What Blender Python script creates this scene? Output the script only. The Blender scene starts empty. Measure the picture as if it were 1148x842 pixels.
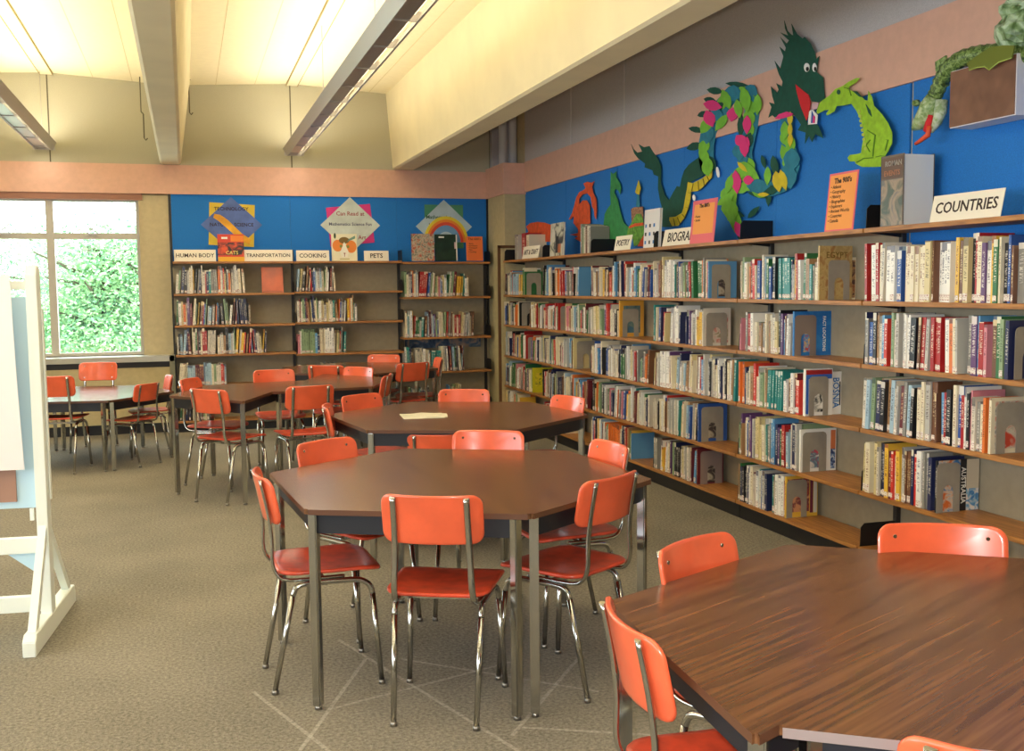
import bpy, bmesh, math, random
from mathutils import Vector, Matrix
PI = math.pi
C = bpy.context.scene.collection
SC = bpy.context.scene
RND = random.Random(7)

# ------------------------------------------------------------------ camera frame (photograph 1148 x 842)
FPX = 1172.99
CAM = Vector((0, 0, 1.436))
CR = Vector((0.95479738, -0.2970998, -0.00967884))
CU = Vector((0.03455362, 0.07858841, 0.99630814))
CF = Vector((0.2952423, 0.95160684, -0.08530188))
def ray(px, py):
    return CF + CR * ((px - 574) / FPX) + CU * ((421 - py) / FPX)
def on_x(px, py, x):
    d = ray(px, py); return CAM + d * (x / d.x)
def on_y(px, py, y):
    d = ray(px, py); return CAM + d * (y / d.y)

# ------------------------------------------------------------------ materials
def lin(c):
    def f(v):
        v /= 255.0
        return v / 12.92 if v <= 0.04045 else ((v + 0.055) / 1.055) ** 2.4
    return (f(c[0]), f(c[1]), f(c[2]), 1)
MATS = {}
def mat(name, col, rough=0.6, metal=0.0, spec=0.5, var=0.0, scale=20, bump=0.0, bscale=60, coat=0.0, emit=None, estr=0, alpha=None):
    if name in MATS: return MATS[name]
    m = bpy.data.materials.new(name); m.use_nodes = True
    nt = m.node_tree; b = nt.nodes['Principled BSDF']
    b.inputs['Base Color'].default_value = lin(col)
    b.inputs['Roughness'].default_value = rough
    b.inputs['Metallic'].default_value = metal
    b.inputs['Specular IOR Level'].default_value = spec
    b.inputs['Coat Weight'].default_value = coat
    b.inputs['Coat Roughness'].default_value = 0.12
    tc = nt.nodes.new('ShaderNodeTexCoord')
    if var > 0:
        n = nt.nodes.new('ShaderNodeTexNoise'); n.inputs['Scale'].default_value = scale; n.inputs['Detail'].default_value = 4
        nt.links.new(tc.outputs['Object'], n.inputs['Vector'])
        mx = nt.nodes.new('ShaderNodeMix'); mx.data_type = 'RGBA'
        c1 = lin(tuple(max(0, v * (1 - var)) for v in col)); c2 = lin(tuple(min(255, v * (1 + var)) for v in col))
        mr = nt.nodes.new('ShaderNodeMapRange'); mr.inputs[1].default_value = .3; mr.inputs[2].default_value = .7
        nt.links.new(n.outputs['Fac'], mr.inputs[0])
        nt.links.new(mr.outputs[0], mx.inputs[0]); mx.inputs[6].default_value = c1; mx.inputs[7].default_value = c2
        nt.links.new(mx.outputs[2], b.inputs['Base Color'])
    if bump > 0:
        n2 = nt.nodes.new('ShaderNodeTexNoise'); n2.inputs['Scale'].default_value = bscale; n2.inputs['Detail'].default_value = 3
        nt.links.new(tc.outputs['Object'], n2.inputs['Vector'])
        bp = nt.nodes.new('ShaderNodeBump'); bp.inputs['Strength'].default_value = bump; bp.inputs['Distance'].default_value = .01
        nt.links.new(n2.outputs['Fac'], bp.inputs['Height']); nt.links.new(bp.outputs[0], b.inputs['Normal'])
    if emit:
        b.inputs['Emission Color'].default_value = lin(emit); b.inputs['Emission Strength'].default_value = estr
    MATS[name] = m
    return m
def N(nt, t, **kw):
    n = nt.nodes.new(t)
    for k, v in kw.items(): setattr(n, k, v)
    return n

def wood_mat(name, c1, c2, rough, scale=(2, 24, 24), coat=0.0, rot=0.0, fine=True):
    m = bpy.data.materials.new(name); m.use_nodes = True; nt = m.node_tree; b = nt.nodes['Principled BSDF']
    tc = N(nt, 'ShaderNodeTexCoord'); mp = N(nt, 'ShaderNodeMapping'); mp.inputs['Scale'].default_value = scale; mp.inputs['Rotation'].default_value = (0, 0, rot)
    nt.links.new(tc.outputs['Object'], mp.inputs[0])
    n = N(nt, 'ShaderNodeTexNoise'); n.inputs['Scale'].default_value = 1.0; n.inputs['Detail'].default_value = 3; n.inputs['Distortion'].default_value = 1.2
    nt.links.new(mp.outputs[0], n.inputs['Vector'])
    n2 = N(nt, 'ShaderNodeTexNoise'); n2.inputs['Scale'].default_value = 2.3; n2.inputs['Detail'].default_value = 1
    nt.links.new(mp.outputs[0], n2.inputs['Vector'])
    ad = N(nt, 'ShaderNodeMath', operation='ADD'); nt.links.new(n.outputs['Fac'], ad.inputs[0]); nt.links.new(n2.outputs['Fac'], ad.inputs[1])
    mr = N(nt, 'ShaderNodeMapRange'); mr.inputs[1].default_value = .72; mr.inputs[2].default_value = 1.28
    nt.links.new(ad.outputs[0], mr.inputs[0])
    mx = N(nt, 'ShaderNodeMix', data_type='RGBA'); mx.inputs[6].default_value = lin(c1); mx.inputs[7].default_value = lin(c2)
    nt.links.new(mr.outputs[0], mx.inputs[0]); nt.links.new(mx.outputs[2], b.inputs['Base Color'])
    b.inputs['Roughness'].default_value = rough; b.inputs['Coat Weight'].default_value = coat; b.inputs['Coat Roughness'].default_value = .15
    MATS[name] = m
    return m
M_ORANGE = mat('orange_laminate', (222, 94, 58), .30, var=.05, scale=9, spec=.5, coat=.5)
M_SEAT = mat('orange_seat', (196, 70, 44), .30, var=.14, scale=14, spec=.5)
M_CHROME = mat('chrome', (186, 186, 182), .14, metal=1.0)
M_GLIDE = mat('glide', (150, 146, 138), .35, metal=.9)
M_TABLE = wood_mat('walnut_laminate', (82, 52, 31), (118, 79, 49), .25, scale=(1.4, 34, 34), coat=.12)
M_TEDGE = mat('table_edge', (92, 58, 38), .4)
M_APRON = mat('black_apron', (24, 26, 34), .5)
M_SHELF = wood_mat('shelf_wood', (142, 92, 46), (186, 130, 70), .42, scale=(3, 30, 30))
M_BLACK = mat('black_metal', (22, 21, 22), .45)
M_DARK = mat('dark_upright', (40, 37, 36), .5)
M_BEND = mat('grey_bookend', (158, 152, 140), .45, metal=.15, var=.03)
M_BACK = mat('shelf_back', (152, 142, 120), .8, var=.03)
M_PAGE = mat('pages', (232, 226, 208), .8, var=.05, scale=150)
M_LABEL = None
M_BLUE = mat('blue_board', (28, 116, 200), .85, var=.07, scale=260, bump=.15, bscale=400)
M_PINK = mat('pink_band', (216, 172, 152), .75, var=.02)
M_CREAM = mat('cream_paint', (232, 222, 188), .75, var=.02, scale=3)
M_CEIL = mat('ceiling_cream', (246, 236, 200), .8, var=.01)
M_GREYWALL = mat('grey_fabric_wall', (184, 181, 184), .9, var=.06, scale=220, bump=.1, bscale=300)
M_BEIGE = mat('beige_wall', (190, 176, 142), .85, var=.03, bump=.08)
M_JOINT = mat('dark_joint', (90, 84, 66), .8)
M_WHITE = mat('white_paint', (238, 238, 232), .5)
M_CARD = mat('cream_card', (238, 232, 216), .7)
M_INK = mat('ink', (52, 38, 34), .7)
M_EASEL = mat('easel_white', (236, 242, 234), .45)
M_EASELB = mat('easel_blue', (196, 228, 244), .5)
M_PAPER = mat('paper', (240, 236, 234), .8)
M_ALU = mat('aluminium', (176, 172, 168), .35, metal=.7)
M_LIGHTM = mat('fixture_grey', (176, 172, 170), .3, metal=.55)

# carpet with scuff lines
def carpet():
    m = bpy.data.materials.new('carpet'); m.use_nodes = True; nt = m.node_tree; b = nt.nodes['Principled BSDF']
    tc = N(nt, 'ShaderNodeTexCoord')
    def noise(s, d=3):
        n = N(nt, 'ShaderNodeTexNoise'); n.inputs['Scale'].default_value = s; n.inputs['Detail'].default_value = d
        nt.links.new(tc.outputs['Object'], n.inputs['Vector']); return n.outputs['Fac']
    a = noise(230, 2); c = noise(80, 3); g = noise(1.6, 2)
    s1 = N(nt, 'ShaderNodeMath', operation='MULTIPLY_ADD'); nt.links.new(a, s1.inputs[0]); s1.inputs[1].default_value = .75; nt.links.new(c, s1.inputs[2])
    s2 = N(nt, 'ShaderNodeMath', operation='MULTIPLY_ADD'); nt.links.new(g, s2.inputs[0]); s2.inputs[1].default_value = .35; nt.links.new(s1.outputs[0], s2.inputs[2])
    mr = N(nt, 'ShaderNodeMapRange'); mr.inputs[1].default_value = .70; mr.inputs[2].default_value = 1.40
    nt.links.new(s2.outputs[0], mr.inputs[0])
    mx = N(nt, 'ShaderNodeMix', data_type='RGBA'); mx.inputs[6].default_value = lin((88, 84, 74)); mx.inputs[7].default_value = lin((162, 155, 140))
    nt.links.new(mr.outputs[0], mx.inputs[0])
    # pale tape-residue lines
    last = mx.outputs[2]
    sep = N(nt, 'ShaderNodeSeparateXYZ'); nt.links.new(tc.outputs['Object'], sep.inputs[0])
    def M(op, x, y):
        n = N(nt, 'ShaderNodeMath', operation=op)
        for i, v in enumerate((x, y)):
            if isinstance(v, (int, float)): n.inputs[i].default_value = v
            elif v is not None: nt.links.new(v, n.inputs[i])
        return n.outputs[0]
    for (x0, y0, x1, y1) in ((.18, 3.75, .42, 3.05), (.55, 4.2, .98, 2.85), (.2, 3.0, .62, 3.95), (.75, 3.9, 1.35, 3.35), (.95, 3.1, 1.45, 3.75), (.42, 3.5, 1.2, 3.75), (1.0, 3.15, 1.5, 2.9)):
        L = math.hypot(x1 - x0, y1 - y0); ux, uy = (x1 - x0) / L, (y1 - y0) / L
        dx = M('SUBTRACT', sep.outputs[0], x0); dy = M('SUBTRACT', sep.outputs[1], y0)
        t = M('ADD', M('MULTIPLY', dx, ux), M('MULTIPLY', dy, uy)); dd = M('ABSOLUTE', M('SUBTRACT', M('MULTIPLY', dx, uy), M('MULTIPLY', dy, ux)), None)
        k = M('MULTIPLY', M('LESS_THAN', dd, .007), M('MULTIPLY', M('GREATER_THAN', t, 0), M('LESS_THAN', t, L)))
        k = M('MULTIPLY', k, M('MULTIPLY', c, .45))
        q = N(nt, 'ShaderNodeMix', data_type='RGBA'); nt.links.new(k, q.inputs[0]); nt.links.new(last, q.inputs[6]); q.inputs[7].default_value = lin((215, 208, 196)); last = q.outputs[2]
    nt.links.new(last, b.inputs['Base Color'])
    b.inputs['Roughness'].default_value = .95; b.inputs['Specular IOR Level'].default_value = .15
    bp = N(nt, 'ShaderNodeBump'); bp.inputs['Strength'].default_value = .25; bp.inputs['Distance'].default_value = .01
    nt.links.new(a, bp.inputs['Height']); nt.links.new(bp.outputs[0], b.inputs['Normal'])
    return m
M_CARPET = carpet()

# ------------------------------------------------------------------ mesh builder
class MB:
    def __init__(s): s.v = []; s.f = []; s.m = []; s.uv = []; s.sm = []
    def face(s, idx, mi=0, uv=None, smooth=False):
        s.f.append(tuple(idx)); s.m.append(mi); s.uv.append(uv); s.sm.append(smooth)
    def box(s, x0, x1, y0, y1, z0, z1, mi=0, T=None, uvs=None):
        b = len(s.v)
        pts = [(x0, y0, z0), (x1, y0, z0), (x1, y1, z0), (x0, y1, z0), (x0, y0, z1), (x1, y0, z1), (x1, y1, z1), (x0, y1, z1)]
        s.v += [tuple(T @ Vector(p)) if T else p for p in pts]
        for i, q in enumerate(((0, 3, 2, 1), (4, 5, 6, 7), (0, 1, 5, 4), (1, 2, 6, 5), (2, 3, 7, 6), (3, 0, 4, 7))):
            s.face([b + k for k in q], mi, uvs if (uvs and i == 2) else None)
        return s
    def tube(s, pts, r, n=8, mi=0, ry=None, caps=True):
        pts = [Vector(p) for p in pts]; b = len(s.v); up = None
        for i, p in enumerate(pts):
            t = (pts[min(i + 1, len(pts) - 1)] - pts[max(i - 1, 0)]).normalized()
            if up is None:
                up = Vector((0, 0, 1)) if abs(t.z) < .9 else Vector((0, 1, 0))
            sd = t.cross(up).normalized(); up = sd.cross(t).normalized()
            rr = r[i] if isinstance(r, (list, tuple)) else r
            r2 = (ry if ry else rr)
            for k in range(n):
                a = 2 * PI * k / n
                s.v.append(tuple(p + sd * (math.cos(a) * rr) + up * (math.sin(a) * r2)))
        for i in range(len(pts) - 1):
            for k in range(n):
                k2 = (k + 1) % n
                s.face([b + i * n + k, b + i * n + k2, b + (i + 1) * n + k2, b + (i + 1) * n + k], mi, None, True)
        if caps:
            s.face([b + k for k in range(n)][::-1], mi); s.face([b + (len(pts) - 1) * n + k for k in range(n)], mi)
        return s
    def prism(s, poly, h0, h1, axis='z', mi=0, mside=None, T=None):
        # polygon in 2D extruded; axis z: (x,y)->z ; axis x: (y,z)->x ; axis y: (x,z)->y
        n = len(poly); b = len(s.v)
        for h in (h0, h1):
            for p in poly:
                q = {'z': (p[0], p[1], h), 'x': (h, p[0], p[1]), 'y': (p[0], h, p[1])}[axis]
                s.v.append(tuple(T @ Vector(q)) if T else q)
        s.face(list(range(b, b + n))[::-1], mi); s.face(list(range(b + n, b + 2 * n)), mi)
        ms = mi if mside is None else mside
        for i in range(n):
            j = (i + 1) % n
            s.face([b + i, b + j, b + n + j, b + n + i], ms)
        return s
    def sphere(s, c, rx, ry, rz, n=12, m=8, mi=0, T=None, jit=0):
        b = len(s.v)
        for i in range(m + 1):
            th = PI * i / m
            for k in range(n):
                a = 2 * PI * k / n; j = 1 + (RND.uniform(-jit, jit) if 0 < i < m else 0)
                p = Vector((c[0] + rx * j * math.sin(th) * math.cos(a), c[1] + ry * j * math.sin(th) * math.sin(a), c[2] + rz * j * math.cos(th)))
                s.v.append(tuple(T @ p) if T else tuple(p))
        for i in range(m):
            for k in range(n):
                k2 = (k + 1) % n
                s.face([b + i * n + k, b + (i + 1) * n + k, b + (i + 1) * n + k2, b + i * n + k2], mi, None, jit == 0)
        return s
    def build(s, name, mats, parent=None, bevel=0):
        me = bpy.data.meshes.new(name); me.from_pydata(s.v, [], s.f)
        if not isinstance(mats, (list, tuple)): mats = [mats]
        for m in mats: me.materials.append(m)
        me.polygons.foreach_set('material_index', s.m); me.polygons.foreach_set('use_smooth', s.sm)
        if any(u is not None for u in s.uv):
            ul = me.uv_layers.new(name='UVMap'); li = 0; dat = []
            for f, u in zip(s.f, s.uv):
                dat += ([c for p in u for c in p] if u else [-1.0, -1.0] * len(f))
            ul.data.foreach_set('uv', dat)
        bm = bmesh.new(); bm.from_mesh(me); bmesh.ops.recalc_face_normals(bm, faces=bm.faces)
        big = [f for f in bm.faces if len(f.verts) > 4]
        if big: bmesh.ops.triangulate(bm, faces=big)
        if bevel > 0:
            bmesh.ops.bevel(bm, geom=list(bm.edges), offset=bevel, segments=2, affect='EDGES', clamp_overlap=True)
        bm.to_mesh(me); bm.free()
        o = bpy.data.objects.new(name, me); C.objects.link(o)
        if parent: o.parent = parent
        return o
def tag(o, label=None, cat=None, group=None, kind=None):
    if label: o['label'] = label
    if cat: o['category'] = cat
    if group: o['group'] = group
    if kind: o['kind'] = kind
    return o
def thing(name, label, cat, loc=(0, 0, 0), rz=0, group=None, scale=None):
    o = bpy.data.objects.new(name, None); C.objects.link(o); o.empty_display_size = .1
    o.location = loc; o.rotation_euler = (0, 0, rz)
    if scale: o.scale = (scale,) * 3
    return tag(o, label, cat, group)
def struct(name, mb, m, bevel=0):
    return tag(mb.build(name, m, None, bevel), kind='structure')
def B(*a, **k): return MB().box(*a, **k)
def copy_tree(o, parent=None):
    c = o.copy(); C.objects.link(c); c.parent = parent
    for ch in list(o.children): copy_tree(ch, c)
    return c
def text(name, body, size, m, parent, loc, rot=(PI / 2, 0, 0), ext=.0006, align='CENTER', sx=1.0, bold=0.0):
    cu = bpy.data.curves.new(name, 'FONT'); cu.body = body; cu.size = size; cu.align_x = align; cu.align_y = 'CENTER'; cu.extrude = ext; cu.resolution_u = 2; cu.offset = bold
    t = bpy.data.objects.new(name + '_tmp', cu); C.objects.link(t)
    dg = bpy.context.evaluated_depsgraph_get(); dg.update()
    me = bpy.data.meshes.new_from_object(t.evaluated_get(dg)); me.name = name
    bpy.data.objects.remove(t); me.materials.clear(); me.materials.append(m)
    o = bpy.data.objects.new(name, me); C.objects.link(o); o.parent = parent; o.location = loc; o.rotation_euler = rot; o.scale = (sx, 1, 1)
    return o

# ================================================================== ROOM
YB = 11.2          # back wall
XR = 3.45          # right wall
XL = -4.6
YF = -2.6
Z_BB, Z_BT = 2.39, 2.68
struct('floor', B(XL - .2, XR + .2, YF - .2, YB + .3, -.12, 0), M_CARPET)
# back wall: band, upper wall, lower wall pieces
mb = MB(); mb.box(-.42, XR + .2, YB, YB + .2, 0, 2.72)
mb.box(XL - .2, XR + .2, YB, YB + .2, 2.38, 3.7)
mb.box(XL - .2, -.42, YB + .05, YB + .2, 0, .78)
mb.box(XL - .2, -3.75, YB, YB + .2, 0, 2.5)
struct('wall_back', mb, M_BEIGE)
struct('trim_1', B(XL, 3.20, YB - .03, YB + .02, Z_BB, Z_BT), M_PINK)
mb = MB(); mb.box(XL, 3.24, YB - .012, YB + .01, Z_BT - .01, 3.6)
for x in (-1.21, 1.10, 3.24): mb.box(x - .006, x + .006, YB - .016, YB, Z_BT, 3.56, 1)
struct('wall_back_upper', mb, [mat('upper_panel', (176, 172, 150), .9, var=.04, scale=260, bump=.08, bscale=300), M_JOINT])
struct('trim_2', B(-3.75, -.38, YB - .02, YB + .04, 2.325, 2.392), mat('window_header', (150, 104, 84), .6))
# right wall
mb = MB(); mb.box(XR, XR + .2, YF, YB, 0, 3.7)
struct('wall_right', mb, M_BEIGE)
mb = MB(); mb.box(XR - .012, XR + .01, YF, 10.55, Z_BT, 3.66)
for y in (7.94, 9.17): mb.box(XR - .017, XR, y - .007, y + .007, Z_BT, 3.6, 1)
struct('wall_right_upper', mb, [M_GREYWALL, mat('pale_joint', (205, 202, 200), .6)])
struct('trim_3', B(XR - .03, XR + .02, YF, 10.55, Z_BB + .02, Z_BT + .04), M_PINK)
# corner column
struct('wall_corner_column', B(3.21, XR + .1, 10.55, YB, 0, 2.44), mat('column_paint', (190, 178, 138), .85, var=.03))
struct('trim_4', B(3.19, XR + .05, 10.52, YB, Z_BB, Z_BT + .03), M_PINK)
mb = MB(); mb.tube([(3.29, 10.85, 2.7), (3.29, 10.85, 3.6)], .045, 14); mb.tube([(3.40, 10.85, 2.7), (3.40, 10.85, 3.6)], .045, 14)
struct('trim_5', mb, mat('pipe_paint', (200, 200, 205), .5))
struct('wall_right_recess', B(3.24, XR, 11.1, YB, 2.70, 3.6), M_GREYWALL)
# blue display boards (each lifts off): 1.22 m panels
def board(name, lab, T0, T1, z0, z1, axis):
    if axis == 'x': mb = B(XR - .014, XR - .001, T0, T1, z0, z1)
    else: mb = B(T0, T1, YB - .016, YB - .001, z0, z1)
    mb.build(name, M_BLUE)
    return tag(bpy.data.objects[name] if name in bpy.data.objects else C.objects[-1], lab, 'display board')
def boards():
    ys = [3.19, 4.41, 5.64, 6.86, 8.09, 9.31, 10.54]
    labs = ['blue display board on the right wall behind the COUNTRIES sign', 'blue display board behind the orange list of the 900s', 'blue display board behind the colourful dragon arch', 'blue display board behind the dark green dragon tail', 'blue display board behind the green long-necked creature', 'blue display board at the far end beside the corner column']
    for i in range(6):
        o = B(XR - .014, XR - .001, ys[i] + (.012 if i == 1 else .002), ys[i + 1] - (.012 if i == 0 else .002), 1.58, Z_BB + .025).build('display_board', M_BLUE)
        tag(o, labs[i], 'display board', 'blue display boards')
    o = B(XR - .014, XR - .001, 1.9, 3.186, 1.58, Z_BB + .025).build('display_board', M_BLUE)
    tag(o, 'blue display board at the right picture edge under the wall box', 'display board', 'blue display boards')
    xs = [-.11, 1.07, 2.19, 3.19]
    labs = ['blue display board on back wall behind the yellow and blue diamond poster', 'blue display board on back wall behind the pink-backed diamond poster', 'blue display board on back wall behind the rainbow poster']
    for i in range(3):
        o = B(xs[i] + .001, xs[i + 1] - .001, YB - .016, YB - .001, 1.66, Z_BB).build('display_board', M_BLUE)
        tag(o, labs[i], 'display board', 'blue display boards')
boards()
struct('trim_6', B(-.135, -.11, YB - .02, YB, 0, Z_BB), M_DARK)
struct('trim_7', B(3.19, 3.21, YB - .03, YB, 1.0, Z_BB), M_BLACK)
# left and front walls; left wall opened for an added daylight window
mb = MB(); mb.box(XL - .2, XL, YF, YB, 0, .85); mb.box(XL - .2, XL, YF, YB, 2.35, 3.7); mb.box(XL - .2, XL, YF, -1.6, .85, 2.35); mb.box(XL - .2, XL, 5.4, YB, .85, 2.35)
struct('wall_left', mb, M_BEIGE)
mb = MB()
for y in (-1.58, .15, 1.9, 3.65, 5.38): mb.box(XL - .12, XL - .04, y - .03, y + .03, .85, 2.35)
mb.box(XL - .12, XL - .04, -1.6, 5.4, .85, .91); mb.box(XL - .12, XL - .04, -1.6, 5.4, 2.29, 2.35); mb.box(XL - .12, XL - .04, -1.6, 5.4, 1.9, 1.96)
struct('added_window', mb, mat('window_metal', (178, 172, 160), .4, metal=.3))  # unseen side window, added to let daylight into the room
struct('wall_front', B(XL, XR, YF - .2, YF, 0, 3.7), M_BEIGE)
# ceiling bays, pitched to a ridge strip
ZR, ZE = 3.535, 3.465
for bi, (x0, xr, x1) in enumerate(((-4.7, -3.6, -2.5), (-2.5, -1.21, -.08), (-.08, 1.12, 2.28), (2.28, 3.0, 3.7))):
    mb = MB(); zr = ZR
    for a, za, b_, zb in ((x0, ZE, xr, zr), (xr, zr, x1, ZE)):
        mb.prism([(a, za), (b_, zb), (b_, zb + .15), (a, za + .15)], YF, YB, 'y')
        for q in (.37, .69):
            xx = a + (b_ - a) * q; zz = za + (zb - za) * q
            mb.box(xx - .003, xx + .003, YF, YB, zz - .002, zz + .002, 1)
    struct('ceiling_bay' if bi else 'ceiling', mb, [M_CEIL, mat('ceiling_joint', (222, 208, 160), .8)])
    if bi < 3:
        mb = MB(); mb.box(xr - .055, xr + .055, YF, YB, zr - .02, zr - .002); mb.box(xr - .060, xr - .055, YF, YB, zr - .03, zr, 1); mb.box(xr + .055, xr + .058, YF, YB, zr - .03, zr, 1)
        struct('trim_%d' % (8 + bi), mb, [M_CREAM, mat('strip_edge', (176, 162, 116), .8)])
# tapered concrete beams
for i, (b0, b1, t0, t1) in enumerate(((-.20, 0.0, -.28, .13), (2.16, 2.40, 2.09, 2.46), (-2.62, -2.42, -2.70, -2.32))):
    mb = MB(); mb.prism([(b0 + .02, 2.685), (b1 - .02, 2.685), (b1, 2.70), (t1, 3.6), (t0, 3.6), (b0, 2.70)], YF, YB - .01, 'y')
    struct('beam_%d' % (i + 1), mb, M_CREAM)
# little hooks hanging by the beam
for x, y, z0, z1, lb in ((.10, 10.9, 3.16, 3.46, 'thin dark rod hanging beside the narrow ceiling beam, right side'), (-.33, 10.9, 2.90, 3.13, 'thin dark rod hanging beside the narrow ceiling beam, left side')):
    mb = MB(); mb.tube([(x, y, z1), (x, y, z0), (x + .015, y, z0 - .02), (x + .03, y, z0)], .006, 6)
    mb.tube([(x, y, z1), (x - .02 if x < 0 else x + .01, y, z1 + .02)], .006, 6)
    if x > 0: mb.tube([(x + .01, y, z1 + .02), (x + .02, y, ZE + .01)], .005, 6)
    else: mb.tube([(x - .02, y, z1 + .02), (x - .02, y, ZE + .02)], .005, 6)
    tag(mb.build('hanging_rod', M_JOINT), lb, 'rod')

# ------------------------------------------------------------------ window on the back wall
WY = YB + .08
def window():
    zs, zt, zh = .79, 1.97, 2.33
    mb = MB()
    mb.box(-3.75, -.42, WY - .03, WY + .05, zs - .03, zs + .02)
    mb.box(-3.75, -.42, WY - .03, WY + .05, zh - .02, zh + .03)
    for x in (-3.73, -2.90, -2.08, -1.25, -.445): mb.box(x - .035 if x != -.445 else x - .005, x + .035 if x != -.445 else x + .02, WY - .035, WY + .05, zs, zh)
    mb.box(-3.72, -.43, WY - .03, WY + .05, zt - .03, zt + .03)
    o = struct('window_1', mb, mat('window_metal', (178, 172, 160), .4, metal=.3))
    g = bpy.data.materials.new('pane_glass'); g.use_nodes = True; nt = g.node_tree; nt.nodes.clear()
    out = N(nt, 'ShaderNodeOutputMaterial'); tr = N(nt, 'ShaderNodeBsdfTransparent'); gl = N(nt, 'ShaderNodeBsdfGlossy'); gl.inputs['Roughness'].default_value = .02
    tr.inputs[0].default_value = (.95, 1, .98, 1)
    mx = N(nt, 'ShaderNodeMixShader'); mx.inputs[0].default_value = .06
    nt.links.new(tr.outputs[0], mx.inputs[1]); nt.links.new(gl.outputs[0], mx.inputs[2]); nt.links.new(mx.outputs[0], out.inputs[0])
    xs = [-3.69, -2.90, -2.08, -1.25, -.45]
    for i in range(4):
        for a, b_ in ((zs + .02, zt - .03), (zt + .03, zh - .02)):
            p = B(xs[i] + .03, xs[i + 1] - .0, WY + .005, WY + .011, a, b_).build('window_pane', g, o)
    for x in (-1.66, -.86):
        mb = MB(); z = 1.985
        mb.tube([(x - .05, WY - .05, z + .01), (x + .05, WY - .05, z + .10)], .006, 6); mb.tube([(x - .05, WY - .05, z + .075), (x + .05, WY - .055, z + .015)], .006, 6)
        mb.box(x - .04, x + .04, WY - .06, WY - .02, z - .005, z + .012)
        mb.build('window_latch', M_ALU, o)
window()
struct('trim_11', B(-.42, -.40, YB - .005, WY + .05, .79, 2.33), M_BEIGE)
# heater cabinet with sill below the window
hc = thing('heater_cabinet', 'low beige heater cabinet with metal ledge running under the window', 'cabinet', (0, 0, 0))
B(-4.4, -.16, 11.02, YB + .04, .10, .66).build('body', mat('heater_beige', (186, 172, 132), .7, var=.03), hc)
B(-4.4, -.16, 11.04, YB + .05, .66, .72).build('vent_slot', M_DARK, hc)
B(-4.45, -.13, 10.97, WY - .035, .72, .775).build('ledge', mat('ledge_metal', (170, 168, 156), .35, metal=.4), hc)
B(-4.4, -.16, 11.05, YB + .04, 0, .10).build('plinth', M_BLACK, hc)
B(-.175, -.125, 10.97, 11.02, 0, .78).build('end_post', mat('post_green', (120, 118, 96), .5), hc)

# ------------------------------------------------------------------ outside
tag(B(-40, 40, YB + .4, 90, -.5, -.35).build('pavement', mat('outside_ground', (205, 205, 200), .9)), kind='structure')
def tree(x, y, h, sp, n, seed, lab, leafc, zmin):
    r = random.Random(seed)
    t = thing('tree', lab, 'tree', (x, y, -.35))
    mb = MB(); bark = mat('bark', (72, 66, 52), .9, var=.2)
    mb.tube([(0, 0, 0), (.05, .02, .8), (.02, 0, 1.5), (-.15, .1, 2.4), (-.2, .1, h * .9)], [.17, .14, .12, .08, .03], 8)
    for k in range(16):
        z = .9 + k * (h - 1.2) / 16; a = r.uniform(0, 2 * PI); L = sp * r.uniform(.6, .95)
        mb.tube([(0, 0, z), (math.cos(a) * L * .5, math.sin(a) * L * .5, z + r.uniform(0, .35)), (math.cos(a) * L, math.sin(a) * L, z + r.uniform(-.2, .5))], [.05, .03, .01], 5)
    mb.build('trunk', bark, t)
    fb = MB()
    cl = [(r.gauss(0, sp * .45), r.gauss(0, sp * .4), r.uniform(zmin, h)) for _ in range(90)]
    for i in range(n):
        c = cl[i % len(cl)]
        p = Vector((c[0] + r.gauss(0, .24), c[1] + r.gauss(0, .24), c[2] + r.gauss(0, .2)))
        s_ = r.uniform(.016, .030); d1 = Vector((r.gauss(0, 1), r.gauss(0, 1), r.gauss(0, .6))).normalized(); d2 = d1.cross(Vector((r.gauss(0, 1), r.gauss(0, 1), r.gauss(0, 1)))).normalized()
        b = len(fb.v)
        fb.v += [tuple(p - d1 * s_ * 1.5), tuple(p + d2 * s_ * .7), tuple(p + d1 * s_ * 1.5), tuple(p - d2 * s_ * .7)]
        fb.face((b, b + 1, b + 2, b + 3), r.choice((0, 0, 1, 2)))
    fb.build('foliage', leafc, t)
def leafmat(n, c):
    m = mat(n, c, .6); b = m.node_tree.nodes['Principled BSDF']
    b.inputs['Transmission Weight'].default_value = 0
    b.inputs['Subsurface Weight'].default_value = 0
    return m
LV = [leafmat('leaf_a', (132, 178, 124)), leafmat('leaf_b', (168, 206, 150)), leafmat('leaf_c', (92, 140, 104))]
tree(-1.05, 15.5, 2.45, 1.05, 24000, 3, 'leafy green tree outside, framed by the right window pane', LV, .9)
tree(-3.3, 18.0, 2.55, 1.3, 15000, 5, 'leafy green tree outside behind the left window panes', LV, .6)
tree(-1.9, 21.5, 2.75, 1.7, 14000, 9, 'pale green tree further off seen through the window', LV, .8)
car = thing('car', 'small red parked car glimpsed through the tree branches outside', 'car', (-2.2, 24, -.35))
mb = MB(); mb.prism([(-2, .3), (2, .3), (2.05, .75), (1.9, .9), (1.1, .95), (.6, 1.4), (-.9, 1.42), (-1.5, .98), (-2, .9)], -.8, .8, 'y'); mb.build('body', mat('car_red', (206, 62, 60), .3), car, .03)
mb = MB(); mb.prism([(-.85, 1.35), (.5, 1.33), (.9, .98), (-1.3, 1.0)], -.81, .81, 'y'); mb.build('windows', mat('car_glass', (60, 70, 76), .1), car)
for sx in (-1.25, 1.25):
    for sy in (-.82, .72): MB().tube([(sx, sy, .3), (sx, sy + .12, .3)], .3, 16).build('wheel', M_BLACK, car)

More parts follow.
